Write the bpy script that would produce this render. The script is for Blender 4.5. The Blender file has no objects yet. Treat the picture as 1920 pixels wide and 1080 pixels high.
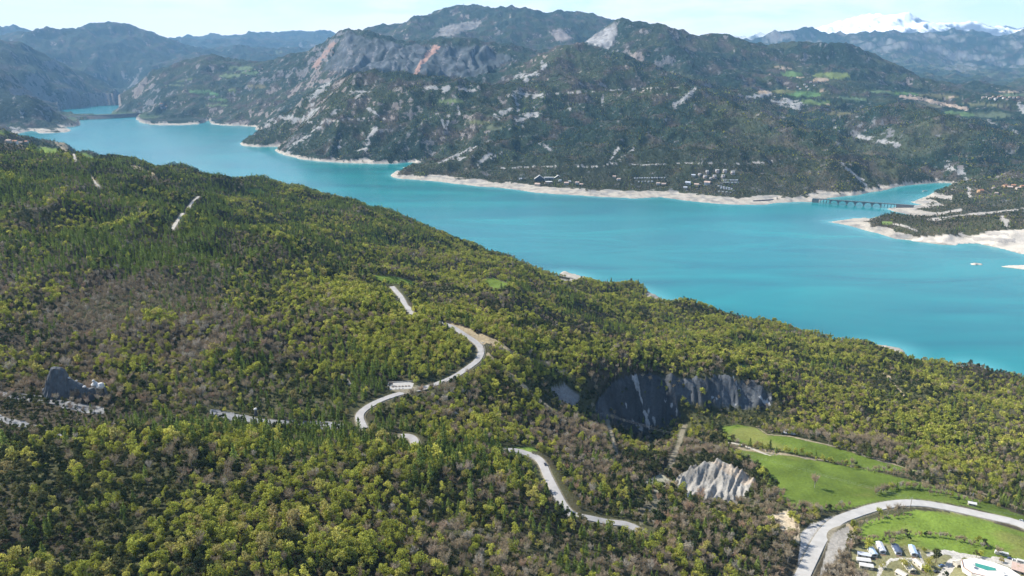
import bpy, bmesh, math, random
import numpy as np
from mathutils import Vector, Matrix
random.seed(11)
rng = np.random.default_rng(11)
scene = bpy.context.scene
COL = scene.collection
# ------------------------------------------------------------------ camera
CAM_Z = 500.0; FPX = 1400.0; PITCH = math.radians(16.3)
cam_d = bpy.data.cameras.new('camera'); cam = bpy.data.objects.new('camera', cam_d); COL.objects.link(cam)
cam.location = (0, 0, CAM_Z); cam.rotation_euler = (math.pi/2 - PITCH, 0, 0)
cam_d.sensor_width = 36; cam_d.lens = 36*FPX/1920; cam_d.clip_start = 1; cam_d.clip_end = 200000
scene.camera = cam
# ------------------------------------------------------------------ light
SUN_AZ = math.radians(-68)      # measured from the view direction (+Y) towards +X
SUN_EL = math.radians(41)
sdir = Vector((math.sin(SUN_AZ)*math.cos(SUN_EL), math.cos(SUN_AZ)*math.cos(SUN_EL), math.sin(SUN_EL)))
sun_d = bpy.data.lights.new('sun', 'SUN'); sun = bpy.data.objects.new('sun', sun_d); COL.objects.link(sun)
sun_d.energy = 5.0; sun_d.angle = math.radians(0.5); sun_d.color = (1.0, 0.95, 0.86)
sun.rotation_euler = (-sdir).to_track_quat('-Z', 'Y').to_euler()
world = bpy.data.worlds.new("World"); scene.world = world; world.use_nodes = True
wn = world.node_tree.nodes; wl = world.node_tree.links; wn.clear()
def N(tree, t, **kw):
    n = tree.nodes.new(t)
    for k, v in kw.items():
        if k == 'ins':
            for a, b in v.items(): n.inputs[a].default_value = b
        else: setattr(n, k, v)
    return n
W = world.node_tree
sky = N(W, 'ShaderNodeTexSky', sky_type='NISHITA', sun_disc=False, sun_elevation=SUN_EL, sun_rotation=SUN_AZ, air_density=1.0, dust_density=0.6, ozone_density=1.6, altitude=1200)
tc = N(W, 'ShaderNodeTexCoord')
sepw = N(W, 'ShaderNodeSeparateXYZ'); wl.new(tc.outputs['Generated'], sepw.inputs[0])
zz = N(W, 'ShaderNodeMath', operation='MAXIMUM', ins={1: 0.0}); wl.new(sepw.outputs[2], zz.inputs[0])
za = N(W, 'ShaderNodeMath', operation='ADD', ins={1: 0.05}); wl.new(zz.outputs[0], za.inputs[0])
dv = N(W, 'ShaderNodeVectorMath', operation='SCALE')
inv = N(W, 'ShaderNodeMath', operation='DIVIDE', ins={0: 1.0}); wl.new(za.outputs[0], inv.inputs[1])
wl.new(tc.outputs['Generated'], dv.inputs[0]); wl.new(inv.outputs[0], dv.inputs['Scale'])
ns = N(W, 'ShaderNodeTexNoise', ins={'Scale': 0.55, 'Detail': 9.0, 'Roughness': 0.6, 'Distortion': 0.5}); wl.new(dv.outputs[0], ns.inputs['Vector'])
mpc = N(W, 'ShaderNodeMapping'); mpc.inputs['Scale'].default_value = (9, 9, 30); wl.new(tc.outputs['Generated'], mpc.inputs[0])
ns2 = N(W, 'ShaderNodeTexNoise', ins={'Scale': 0.9, 'Detail': 8.0, 'Roughness': 0.62}); wl.new(mpc.outputs[0], ns2.inputs['Vector'])
mx0 = N(W, 'ShaderNodeMath', operation='ADD'); wl.new(ns.outputs[0], mx0.inputs[0]); wl.new(ns2.outputs[0], mx0.inputs[1])
rmp = N(W, 'ShaderNodeMapRange', ins={1: 0.85, 2: 1.25, 3: -0.55, 4: 0.6}); wl.new(mx0.outputs[0], rmp.inputs[0])
hz = N(W, 'ShaderNodeMapRange', ins={1: 0.0, 2: 0.30, 3: 1.0, 4: 0.0}); wl.new(sepw.outputs[2], hz.inputs[0])
sepm = N(W, 'ShaderNodeMath', operation='MULTIPLY_ADD', use_clamp=True, ins={1: 1.15}); wl.new(hz.outputs[0], sepm.inputs[0]); wl.new(rmp.outputs[0], sepm.inputs[2])
sepn = N(W, 'ShaderNodeMath', operation='MULTIPLY', ins={1: 0.95}); wl.new(sepm.outputs[0], sepn.inputs[0])
mixw = N(W, 'ShaderNodeMix', data_type='RGBA'); mixw.inputs[7].default_value = (7.0, 6.5, 6.3, 1)
wl.new(sepn.outputs[0], mixw.inputs[0]); wl.new(sky.outputs[0], mixw.inputs[6])
bg = N(W, 'ShaderNodeBackground', ins={'Strength': 0.12}); wl.new(mixw.outputs[2], bg.inputs['Color'])
wo = N(W, 'ShaderNodeOutputWorld'); wl.new(bg.outputs[0], wo.inputs['Surface'])
scene.view_settings.view_transform = 'Standard'; scene.view_settings.look = 'None'
scene.view_settings.exposure = 1.02; scene.view_settings.gamma = 1.0; scene.view_settings.use_curve_mapping = False
scene.cycles.volume_bounces = 0; scene.cycles.max_bounces = 5; scene.cycles.diffuse_bounces = 2
scene.cycles.glossy_bounces = 2; scene.cycles.transparent_max_bounces = 6
scene.cycles.use_denoising = True
scene.cycles.use_adaptive_sampling = True; scene.cycles.adaptive_threshold = 0.02

# ------------------------------------------------------------------ projection between photo pixels (1920 wide) and the place
SP, CP = math.sin(PITCH), math.cos(PITCH)
def ray(px, py):
    u = (px-960)/FPX; v = (540-py)/FPX
    return u, CP + v*SP, -SP + v*CP
def at_r(px, py, r):
    if r > 13000: r = 13000+(r-13000)*.6
    x, y, z = ray(px, py); t = r/y          # r counts straight ahead
    return x*t, y*t, CAM_Z + z*t
def at_z(px, py, z0=0.0):
    x, y, z = ray(px, py); t = (z0-CAM_Z)/z
    return x*t, y*t
def project(x, y, z):
    zc = z-CAM_Z
    d = y*CP - zc*SP; u = y*SP + zc*CP
    d = np.maximum(d, 1e-3)
    return 960 + FPX*x/d, 540 - FPX*u/d
def aoe(px, py):
    x, y, z = ray(px, py); return math.atan2(x, y)
# ------------------------------------------------------------------ noise
def _h(ix, iy, seed):
    a = (ix.astype(np.uint32)*np.uint32(374761393) + iy.astype(np.uint32)*np.uint32(668265263) + np.uint32(seed*2246822519 & 0xffffffff))
    a = (a ^ (a >> np.uint32(13)))*np.uint32(1274126177)
    a = (a ^ (a >> np.uint32(16)))*np.uint32(2246822519)
    return (a ^ (a >> np.uint32(15)))
def perlin(x, y, seed=0):
    x0 = np.floor(x).astype(np.int64); y0 = np.floor(y).astype(np.int64)
    fx = (x-x0).astype(np.float32); fy = (y-y0).astype(np.float32)
    u = fx*fx*fx*(fx*(fx*6-15)+10); v = fy*fy*fy*(fy*(fy*6-15)+10)
    def g(ix, iy, dx, dy):
        a = (_h(ix, iy, seed) & np.uint32(0xffff)).astype(np.float32)*np.float32(2*math.pi/65536)
        return np.cos(a)*dx + np.sin(a)*dy
    n00 = g(x0, y0, fx, fy); n10 = g(x0+1, y0, fx-1, fy); n01 = g(x0, y0+1, fx, fy-1); n11 = g(x0+1, y0+1, fx-1, fy-1)
    a = n00 + u*(n10-n00); b = n01 + u*(n11-n01)
    return (a + v*(b-a))*1.5
def fbm(x, y, lam, octs, seed=0, gain=0.5, ridged=False):
    s = 0; amp = 1.0
    for o in range(octs):
        n = perlin(x/lam, y/lam, seed+o)
        if ridged: n = 0.6 - 1.6*np.abs(n)
        s = s + amp*n; amp *= gain; lam *= 0.5
    return s
def sm(a, b, x):
    t = np.clip((x-a)/(b-a), 0, 1); return t*t*(3-2*t)
def inpoly(poly, x, y):
    c = np.zeros(x.shape, bool); n = len(poly); j = n-1
    for i in range(n):
        xi, yi = poly[i]; xj, yj = poly[j]
        if yi != yj:
            k = (yi > y) != (yj > y)
            c ^= k & (x < (xj-xi)*(y-yi)/(yj-yi)+xi)
        j = i
    return c
def segdist(pts, x, y, closed=False):
    d = np.full(x.shape, 1e18, np.float64); q = list(pts) + ([pts[0]] if closed else [])
    for (ax, ay), (bx, by) in zip(q[:-1], q[1:]):
        ex, ey = bx-ax, by-ay; L = ex*ex+ey*ey+1e-12
        t = np.clip(((x-ax)*ex+(y-ay)*ey)/L, 0, 1)
        d = np.minimum(d, (x-ax-t*ex)**2+(y-ay-t*ey)**2)
    return np.sqrt(d)
def resamp(pl, step):
    out = [pl[0]]
    for a, b in zip(pl[:-1], pl[1:]):
        n = max(1, int(math.hypot(b[0]-a[0], b[1]-a[1])/step))
        for i in range(1, n+1): out.append(tuple(a[k]+(b[k]-a[k])*i/n for k in range(len(a))))
    return out
# ------------------------------------------------------------------ lake outline (traced at the water level, z = 0)
far_shore = [(-250,262),(0,258),(60,245),(75,250),(90,250),(105,249),(125,248),(133,246),(131,242),(120,239),(138,237),(148,235),(148,228),(142,226),
 (185,222),(225,220),(262,217),(258,224),(265,230),(285,234),(300,235),(340,235),(370,233),(382,230),(383,227),(394,226),(397,233),(420,235),(450,236),(478,238),(480,243),(492,246),
 (480,255),(465,263),(449,269),(458,274),(490,276),(525,275),(513,283),(535,291),(560,298),(600,303),(650,306),(700,307),(740,307),(763,304),(778,305),(785,309),(768,312),(755,315),
 (770,318),(745,321),(731,329),(745,335),(790,338),(830,342),(870,347),(900,350),(960,355),(1000,361),(1040,364),(1090,366),(1140,370),(1190,372),(1240,371),(1260,373),(1300,378),
 (1350,383),(1400,385),(1430,384),(1460,380),(1500,379),(1535,379),(1538,376),(1560,371),(1590,367),(1612,366),(1625,361),(1650,359),(1665,356),(1690,351),(1710,347),(1750,345),(1785,344),(1788,347),(1775,354),(1762,360),
 (1735,370),(1712,376),(1706,379),(1722,383),(1735,384),(1700,385),(1680,388),(1665,392),(1680,398),(1700,403),(1718,407),(1690,409),(1640,410),(1600,411),(1553,416),
 (1590,423),(1640,436),(1680,448),(1740,456),(1790,460),(1797,457),(1830,456),(1860,463),(1890,470),(1920,477),(2000,497),(2100,525),(2300,590),(2600,640)]
near_shore = [(2300,810),(2050,752),(1920,722),(1885,706),(1858,694),(1840,686),(1812,682),(1798,690),(1740,684),(1700,668),(1697,660),(1690,654),(1662,647),(1636,645),(1626,655),(1560,645),(1500,632),(1400,612),(1300,590),(1240,560),(1200,542),(1130,533),(1100,527),(1094,518),(1068,512),(1052,511),
 (1045,522),(960,500),(840,462),(740,420),(640,397),(560,380),(470,372),(400,362),(320,350),(200,325),(110,302),(60,280),(0,275),(-250,285)]
lake = [at_z(px, py) for px, py in far_shore]
lake += [at_z(px, py) for px, py in near_shore]
def rough(poly, step, amp, seed):
    q = resamp(list(poly)+[poly[0]], step)[:-1]; a = np.array(q)
    nx = fbm(a[:,0], a[:,1], 90, 3, seed); ny = fbm(a[:,0], a[:,1], 90, 3, seed+9)
    r = np.hypot(a[:,0], a[:,1])
    s = amp*np.clip(r/3000, 0.4, 1.6)
    return [(x+s[i]*nx[i]*0.7, y+s[i]*ny[i]*1.6) for i, (x, y) in enumerate(q)]
lake_r = rough(lake, 60, 10, 5)
river = [at_z(*p) for p in [(112,219),(150,216),(190,214.5),(228,213),(224,206),(232,196),(238,192),(228,192),(216,197),(167,199),(150,202),(112,206)]]
isles = [[at_z(*p) for p in q] for q in [[(1816,495),(1826,493),(1845,495),(1840,498),(1824,497)], [(1874,500),(1890,498),(1925,497),(1960,499),(1925,506),(1892,503)]]]
# ------------------------------------------------------------------ control points for the heights: (x, y, z)
ctl = []
def P(px, py, r): ctl.append(at_r(px, py, r))
def A(deg, r, z): a = math.radians(deg); ctl.append((r*math.sin(a), r*math.cos(a), z))
def crest(r, pts, back=0.10, drop=0.022, step=28):
    for p in resamp([(q[0], q[1], q[2] if len(q) > 2 else r) for q in pts], step):
        x, y, z = at_r(p[0], p[1], p[2]); ctl.append((x, y, z))
        if back: ctl.append((x*(1+back), y*(1+back), max(z-drop*p[2], 5)))
# near slope, valley and meadows
for px, rows in {
 -350: [(1080,310),(900,420),(760,560),(600,760),(450,1000),(330,1500),(280,2200)],
 0:    [(1080,310),(1000,345),(900,402),(850,440),(800,495),(760,545),(700,605),(600,715),(500,850),(430,1000),(360,1250),(310,1600),(275,2100)],
 150:  [(900,400),(820,455),(745,560),(690,625),(600,730)],
 300:  [(1080,312),(1000,350),(900,405),(850,440),(820,470),(785,530),(700,615),(600,725),(500,885),(430,1060),(370,1350),(335,1700)],
 450:  [(770,575),(600,735)],
 600:  [(1080,325),(1000,362),(900,420),(850,462),(810,520),(790,560),(740,610),(650,705),(550,890),(480,1120),(430,1420),(400,1750)],
 750:  [(960,395),(860,470),(640,745),(570,930)],
 850:  [(1080,345),(1000,385),(900,455),(845,520),(720,645),(650,735),(600,870),(540,1080),(480,1420)],
 1000: [(1080,355),(1000,405),(940,440),(920,478),(850,560),(800,632),(740,690),(680,770),(620,930),(560,1230),(530,1480)],
 1120: [(860,600),(810,672)],
 1170: [(1080,378),(1000,440),(985,462),(900,550),(660,980),(600,1230),(560,1500)],
 1300: [(1080,398),(1000,448),(960,505),(850,640),(640,1040),(600,1260),(575,1460)],
 1440: [(1080,425),(1000,480),(960,520),(930,545),(860,640),(815,705),(790,760),(690,905),(640,1130),(605,1330)],
 1600: [(1080,430),(1030,470),(960,522),(900,590),(850,662),(810,740),(740,860),(680,1040),(650,1180)],
 1780: [(1080,425),(1030,472),(955,532),(900,600),(850,690),(800,780),(740,900),(700,1050)],
 1920: [(1080,425),(1030,470),(990,510),(940,580),(880,665),(820,760),(770,880),(725,1080)],
 2300: [(1080,440),(980,520),(880,660),(780,860)] }.items():
    for py, r in rows: P(px, py, r)
crest(0, [(0,250,3400),(60,256,3700),(110,275,3650),(200,304,3300),(320,330,2950),(400,343,2750),(470,355,2600),(560,362,2400),(640,376,2230),(740,398,2070),(840,441,1900),(950,480,1800),(1050,516,1755)], back=0.06, drop=0.02, step=60)
crest(0, [(1110,534,1740),(1200,528,1690),(1290,573,1480),(1400,592,1420),(1500,613,1380),(1640,658,1260)], back=0, step=60)
A(-38, 4200, 330); A(-45, 3500, 420); A(-52, 2500, 480); A(-52, 6000, 600); A(-42, 1500, 380); A(-52, 800, 330); A(-52, 300, 300); A(0, 120, 262); A(-30, 150, 290); A(30, 150, 225); A(50, 300, 170); A(52, 800, 100); A(50, 150, 220)
# black marl cliff (hollow), pale badland mound
for a in [(1095,735,775),(1130,718,796),(1165,706,812),(1200,701,822),(1260,704,826),(1320,703,828),(1390,708,830),(1430,722,824),(1450,738,815),(1460,755,808)]: P(*a)
for a in [(1095,788,755),(1135,790,772),(1175,812,786),(1212,815,795),(1235,806,797),(1260,792,799),(1330,771,804),(1380,771,806),(1425,772,802),(1250,840,700),(1180,850,690),(1340,795,755)]: P(*a)
for a in [(1290,885,596),(1340,867,608),(1385,882,604),(1418,905,590),(1265,915,572),(1300,940,548),(1350,944,548),(1395,935,556),(1240,885,600),(1215,912,556)]: P(*a)
# shores
for x, y in resamp(lake+[lake[0]], 170)[:-1]: ctl.append((x, y, 0.0))
# other side: hill behind the dam's right end
crest(0, [(240,200,9300),(252,172,9500),(262,152,9600),(285,131,9700),(310,128,9700),(345,111,9900),(372,104,9900),(400,103,9900),(432,108,9900),(465,118,9900),(495,113,9700),(540,100,9200),(600,92,8900)])
for a in [(300,190,8300),(300,160,8900),(260,200,8700),(350,205,7900),(400,190,8100),(420,155,8700),(450,140,9000),(480,150,8700),(440,190,8000),(480,200,7500),(500,225,6900),(540,190,7600),(560,150,8000),(340,150,9100),(560,185,7000),(440,215,7500),(530,215,6500)]: P(*a)
# rocky peak and its cliff band
crest(0, [(600,98,8800),(625,72,8500),(640,56,8400),(652,52,8300),(668,58,8200),(690,55,8200),(705,63,8100),(725,73,8000),(760,82,7900),(800,77,7900),(830,72,7900),(860,70,7900),(900,76,7900),(960,85,7900),(1035,96,7900)])
for a in [(600,130,7700),(640,110,7700),(650,135,6900),(700,110,7450),(720,135,7000),(800,105,7450),(800,140,6800),(880,105,7400),(900,140,6900),(960,120,7200),(1000,120,7100)]: P(*a)
# ridge with the masts
crest(12500, [(680,62),(700,53),(750,46),(800,30),(850,16),(870,12),(895,12),(920,16),(980,25),(1010,28),(1060,24),(1090,24),(1120,30),(1145,39),(1160,50)], back=0.15, drop=0.04)
for a in [(760,75,10500),(860,60,10400),(960,70,10400),(1060,75,10300)]: P(*a)
# big brown mountain and its long right shoulder
crest(0, [(1070,90,7700),(1100,76,7800),(1130,55,7900),(1152,39,7900),(1172,34,7900),(1200,38,7800),(1240,50,7800),(1290,67,7800),(1330,68,7900),(1365,66,8000),(1400,80,8000),(1435,87,8000),(1480,79,8000),(1505,80,7900),(1540,88,7800),(1565,79,7700),(1600,87,7700),(1650,106,7600),(1700,134,7600),(1750,156,7600),(1800,166,7800),(1850,172,8200)], back=0.13, drop=0.03)
for a in [(1110,100,7000),(1200,100,6600),(1260,100,6500),(1330,110,6700),(1400,115,7000),(1500,105,7300),(1480,135,6900),(1580,130,7000),(1650,150,6800),(1750,175,6600),(1400,150,6100),(1420,165,5800)]: P(*a)
# green knoll in front
crest(0, [(1010,112,6500),(1040,95,6450),(1060,84,6400),(1085,80,6350),(1110,88,6350),(1130,93,6300),(1180,108,6100),(1240,130,5800),(1280,146,5500)], back=0.08, drop=0.012)
# wooded ridge along the lake
crest(0, [(498,238,5900),(520,222,5700),(560,196,5500),(600,160,5400),(640,146,5300),(680,136,5300),(740,139,5200),(800,145,5200),(850,150,5150),(900,158,5100)], back=0.09, drop=0.02)
for a in [(540,262,4950),(600,255,4600),(600,210,4950),(640,180,5100),(660,240,4600),(700,280,4120),(720,200,4800),(780,240,4420),(820,190,4850),(850,290,3870),(900,230,4400),(940,190,4800),(960,260,4080),(1000,300,3650),(1000,220,4450),(1000,160,5200),(1080,180,4950),
          (1100,270,3820),(1100,130,5800),(1150,230,4250),(1160,190,4850),(1200,310,3420),(1220,180,5050),(1250,250,3950),(1300,320,3290),(1350,270,3600),(1380,300,3380),(1400,330,3230),(1320,215,4200),(1050,320,3450),(1000,338,3420),(1100,345,3270),(1200,350,3210),(1300,352,3170),(1370,350,3150),(880,330,3600),(800,315,3720)]: P(*a)
crest(0, [(1235,160,4950),(1262,150,4850),(1300,165,4700),(1330,181,4550),(1370,191,4420),(1420,211,4250),(1500,241,3950),(1560,266,3730),(1600,286,3600),(1700,312,3430),(1750,325,3330)], back=0.06, drop=0.018)
for a in [(1470,290,3600),(1520,320,3300),(1450,340,3220),(1600,330,3300)]: P(*a)
# plateau with fields, ravine, right hill
for a in [(1440,185,5600),(1500,190,5500),(1560,180,5700),(1620,170,5900),(1550,215,5000),(1500,225,4950),(1560,245,4600),(1600,262,4400),(1640,262,4200),(1700,180,6000),(1750,195,5700),(1800,200,5600),(1850,190,5900),(1900,185,6100),(1850,180,6600),(1900,215,5200),(1910,240,4800),(1830,178,6900)]: P(*a)
crest(0, [(1560,250,4350),(1600,222,4500),(1640,200,4600),(1665,195,4600),(1700,199,4550),(1760,214,4450),(1830,235,4300),(1920,262,4100),(2050,300,3900)], back=0.06, drop=0.014)
for a in [(1700,250,4050),(1760,290,3750),(1850,300,3650),(1800,318,3470),(1920,312,3550),(1650,290,3700),(1690,305,3600)]: P(*a)
crest(8700, [(1830,190),(1865,175),(1890,161),(1920,152),(1990,130),(2080,120)], back=0.1)
# low headlands at the right
crest(0, [(1770,352,3130),(1800,346,3120),(1850,338,3120),(1920,330,3120),(2050,330,3100)], back=0.04, drop=0.008)
def PZ(px, py, z): x, y = at_z(px, py, z); ctl.append((x, y, z))
for a in [(1060,517,5),(1075,521,3),(1050,524,12),(1648,655,4),(1668,657,2),(1640,664,10),(1820,690,3),(1840,693,3),(1815,700,9),(118,218,1),(135,226,4),(125,214,2)]: PZ(*a)
for a in [(118,219,7250),(133,226,7380),(104,208,7200),(142,229,7420)]: P(*a)
for a in [(1800,368,24),(1860,360,40),(1920,365,44),(1760,376,8),(1830,385,20),(1900,392,26),(1800,401,17),(1720,393,4),(2050,400,40),(1850,372,30)]: PZ(*a)
for a in [(1605,403,9),(1630,398,17),(1655,397,23),(1690,402,26),(1740,410,27),(1780,410,30),(1850,408,36),(1920,408,40),(1985,412,45)]:
    PZ(*a); x, y = at_z(a[0], a[1], a[2]); ctl.append((x*1.035, y*1.035, a[2]*.4+3))
for a in [(1610,416,9),(1650,424,13),(1700,433,15),(1780,438,17),(1850,440,19),(1910,445,20)]: PZ(*a)
# left bank beyond the lake
crest(0, [(-80,200,6800),(0,188,6900),(40,185,7000),(62,184,7050),(90,194,7150),(112,212,7250),(128,222,7400),(138,225,7500)], back=0.05, drop=0.02)
for a in [(0,240,6500),(60,235,6650),(100,232,6800),(50,210,6850)]: P(*a)
crest(0, [(-90,68,10500),(0,75,11000),(30,77,11200),(52,86,11400),(72,101,11500),(100,116,11600),(160,136,11800),(205,160,12000),(228,178,12200)], back=0.1, drop=0.02)
crest(0, [(-60,115,8500),(0,127,8700),(22,137,8800),(40,160,8900),(60,184,9000),(85,200,9200)], back=0.08, drop=0.02)
for a in [(60,130,10200),(110,160,10300),(150,178,10300),(120,195,9900),(190,186,11000),(160,194,10600),(60,170,9800)]: P(*a)
crest(19000, [(60,88),(100,80),(140,62),(190,45),(215,43),(245,47),(290,63),(320,72),(350,84),(400,95),(440,103),(500,112)], back=0.12, drop=0.025)
for a in [(200,90,15800),(280,110,15500),(260,140,14000),(180,120,14500),(330,120,14500),(240,165,13200),(130,140,13500),(400,125,14500)]: P(*a)
# far ranges
crest(26000, [(-120,60),(0,53),(40,51),(80,65),(130,65),(200,60),(260,75)], back=0.1)
crest(20000, [(340,98),(380,96),(412,93),(430,84),(450,83),(480,87),(520,90),(530,97),(560,100)], back=0.08, drop=0.01)
crest(34000, [(300,78),(340,72),(380,70),(430,66),(480,66),(560,62),(585,65),(594,60),(602,54),(612,60),(625,66),(700,72),(1100,80),(1380,82)], back=0.1, drop=0.01)
crest(22000, [(1380,80),(1400,74),(1440,68),(1470,60),(1500,56),(1535,57),(1570,70),(1600,76),(1640,72),(1680,68),(1700,66),(1730,73),(1755,70),(1780,65),(1820,70),(1850,78),(1900,80),(1990,78),(2200,74)], back=0.08, drop=0.015)
for a in [(1600,105,17500),(1500,90,17500),(1450,100,14000),(1700,105,17000),(1800,100,17500),(1900,110,16500),(1700,130,13500),(1800,140,12800),(1900,140,12800),(1780,155,11300),(1880,158,11200),(1800,162,9900),(1850,166,9600)]: P(*a)
crest(33000, [(1500,58),(1535,54),(1550,46),(1570,40),(1600,37),(1612,32),(1622,28),(1632,34),(1640,29),(1652,31),(1662,26),(1672,33),(1690,42),(1705,50),(1720,50),(1740,54),(1760,48),(1775,45),(1800,55),(1830,62),(1840,57),(1860,65),(1880,68),(1900,58),(1920,54),(1960,50),(2100,60),(2300,66)], back=0.08, drop=0.02, step=14)
A(-52, 12000, 1500); A(-52, 24000, 1600); A(52, 10000, 900); A(52, 24000, 2000); A(50, 3000, 150); A(50, 5000, 500); A(0, 33000, 600); A(-40, 33000, 600); A(40, 33000, 900)
ctl = np.array(ctl)
# ------------------------------------------------------------------ the relief, on a fan of rings with even detail at every distance
NT, NR = 1240, 1290
TH0, TH1 = math.radians(-52), math.radians(52)
R0, R1 = 120.0, 34000.0
ths = np.linspace(TH0, TH1, NT); lrs = np.linspace(math.log(R0), math.log(R1), NR)
TH, LR = np.meshgrid(ths, lrs)            # rows = distance
RR = np.exp(LR); GX = RR*np.sin(TH); GY = RR*np.cos(TH)
def relief_noise(x, y):
    r = np.hypot(x, y)
    n = 0
    n = n + 210*fbm(x, y, 4000, 6, 30, 0.52, True)*sm(13000, 19000, r)
    n = n + 95*fbm(x, y, 1500, 5, 40, 0.52, True)*sm(5500, 8500, r)*(1-0.5*sm(9000, 14000, r)*0)
    n = n + 58*fbm(x, y, 700, 5, 50, 0.5, True)*sm(2500, 4200, r)*(1-0.35*sm(5500, 8000, r))
    n = n + 30*fbm(x, y, 360, 4, 66, 0.5, True)*sm(560, 900, r)*(1-sm(2300, 3000, r))*(1-.75*sm(.25, .45, np.arctan2(x, y))*sm(1100, 900, r))
    n = n + 8*fbm(x, y, 160, 4, 60, 0.5)*sm(500, 1300, r)*(1-sm(2500, 3600, r))
    n = n + 2.6*fbm(x, y, 60, 3, 70, 0.5)*sm(3000, 2400, r)*sm(150,350,r)
    n = n + 20*fbm(x, y, 210, 5, 75, 0.52, True)*sm(2600, 3800, r)
    return n
def rbf_fit(c):
    th = np.arctan2(c[:,0], c[:,1]); lr = np.log(np.hypot(c[:,0], c[:,1]))
    # thin out duplicates
    keep = []; seen = {}
    for i in range(len(c)):
        k = (round(th[i]/0.006), round(lr[i]/0.008))
        if k in seen: continue
        seen[k] = 1; keep.append(i)
    th = th[keep]; lr = lr[keep]; z = c[keep, 2]-relief_noise(c[keep, 0], c[keep, 1])
    D = np.hypot(th[:,None]-th[None], lr[:,None]-lr[None]); n = len(th)
    M = np.zeros((n+1, n+1)); M[:n,:n] = -D; M[:n,n] = 1; M[n,:n] = 1
    M[np.arange(n), np.arange(n)] += 1e-4
    w = np.linalg.solve(M, np.append(z, 0))
    return th, lr, w
cth, clr, cw = rbf_fit(ctl)
SUB = 3
cT = ths[::SUB]; cL = lrs[::SUB]
CT, CL = np.meshgrid(np.append(cT, TH1+0.01), np.append(cL, lrs[-1]+0.02))
Zc = np.zeros(CT.shape, np.float32)
for i in range(0, CT.shape[0]):
    d = np.sqrt((CT[i][:,None]-cth[None])**2 + (CL[i][:,None]-clr[None])**2)
    Zc[i] = -(d @ cw[:-1]) + cw[-1]
def upsample(Zc):
    fi = np.minimum(np.arange(NR)/SUB, Zc.shape[0]-1.001); fj = np.minimum(np.arange(NT)/SUB, Zc.shape[1]-1.001)
    i0 = fi.astype(int); j0 = fj.astype(int); a = (fi-i0)[:,None]; b = (fj-j0)[None]
    return (Zc[i0][:,j0]*(1-a)*(1-b)+Zc[i0+1][:,j0]*a*(1-b)+Zc[i0][:,j0+1]*(1-a)*b+Zc[i0+1][:,j0+1]*a*b)
Z = upsample(Zc).astype(np.float64) + relief_noise(GX, GY)
# lake bed and shores
ins = inpoly(lake_r, GX, GY)
m = (RR > 1000) & (RR < 9000)
sd = np.full(Z.shape, 1e5)
GXs, GYs = GX[m], GY[m]
ld = np.full(GXs.shape, 1e18)
q = lake_r+[lake_r[0]]
th_m = TH[m]
lr_m = LR[m]
for (ax, ay), (bx, by) in zip(q[:-1], q[1:]):
    ex, ey = bx-ax, by-ay; L = ex*ex+ey*ey+1e-9
    cx, cy = (ax+bx)/2, (ay+by)/2; tt = math.atan2(cx, cy); rr = math.hypot(cx, cy)
    k = np.nonzero((np.abs(th_m-tt) < 0.16+60/rr) & (np.abs(lr_m-math.log(rr)) < 0.16+60/rr))[0]
    xx = GXs[k]; yy = GYs[k]
    t = np.clip(((xx-ax)*ex+(yy-ay)*ey)/L, 0, 1)
    ld[k] = np.minimum(ld[k], (xx-ax-t*ex)**2+(yy-ay-t*ey)**2)
sd[m] = np.minimum(np.sqrt(ld), 1e5)
land = np.maximum(Z, np.minimum(sd*0.10+0.4, 14))
land = np.minimum(land, np.maximum(sd*0.9, 0.4)+0*Z)
Z = np.where(ins, np.minimum(-0.5-np.minimum(sd*0.3, 25), Z-3), np.where(sd < 9e4, land, Z))
inr = inpoly(river, GX, GY)
rd = np.full(Z.shape, 1e5); m2 = (RR > 8000) & (RR < 16000) & (TH < -0.3)
rd[m2] = segdist(river, GX[m2], GY[m2], True)
Z = np.where(inr, -6, np.where((rd < 3000) & ~ins, np.maximum(Z, np.minimum(3+rd*0.05, 30)), Z))
for isl in isles:
    mi = (np.abs(GX-isl[0][0]) < 400) & (np.abs(GY-isl[0][1]) < 300)
    di = segdist(isl, GX[mi], GY[mi], True); ii = inpoly(isl, GX[mi], GY[mi])
    zz_ = Z[mi]; zz_[ii] = 0.8+np.minimum(di[ii]*0.2, 2.5); Z[mi] = zz_
Z = np.where((Z < 1.2) & ~ins & ~inr & (sd > 9e4), 1.2+0*Z, Z)
def gi(x, y):
    th = np.arctan2(x, y); lr = np.log(np.maximum(np.hypot(x, y), R0*1.001))
    fj = np.clip((th-TH0)/(TH1-TH0)*(NT-1), 0, NT-1.001); fi = np.clip((lr-lrs[0])/(lrs[-1]-lrs[0])*(NR-1), 0, NR-1.001)
    return fi, fj
def samp(F, x, y):
    fi, fj = gi(np.asarray(x, float), np.asarray(y, float)); i = fi.astype(int); j = fj.astype(int); a = fi-i; b = fj-j
    return F[i, j]*(1-a)*(1-b)+F[i+1, j]*a*(1-b)+F[i, j+1]*(1-a)*b+F[i+1, j+1]*a*b
def hit(px, py, rmin=150.0):
    """where the sight line through a photo pixel meets the ground"""
    x, y, z = ray(px, py); h = math.hypot(x, y)
    r = np.exp(np.linspace(math.log(rmin), math.log(45000), 9000)); t = r/h
    g = samp(Z, x*t, y*t); k = np.nonzero(CAM_Z+z*t <= np.maximum(g, 0))[0]
    if len(k) == 0: return None
    k = k[0]; return (x*t[k], y*t[k], float(max(g[k], 0)))
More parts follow.
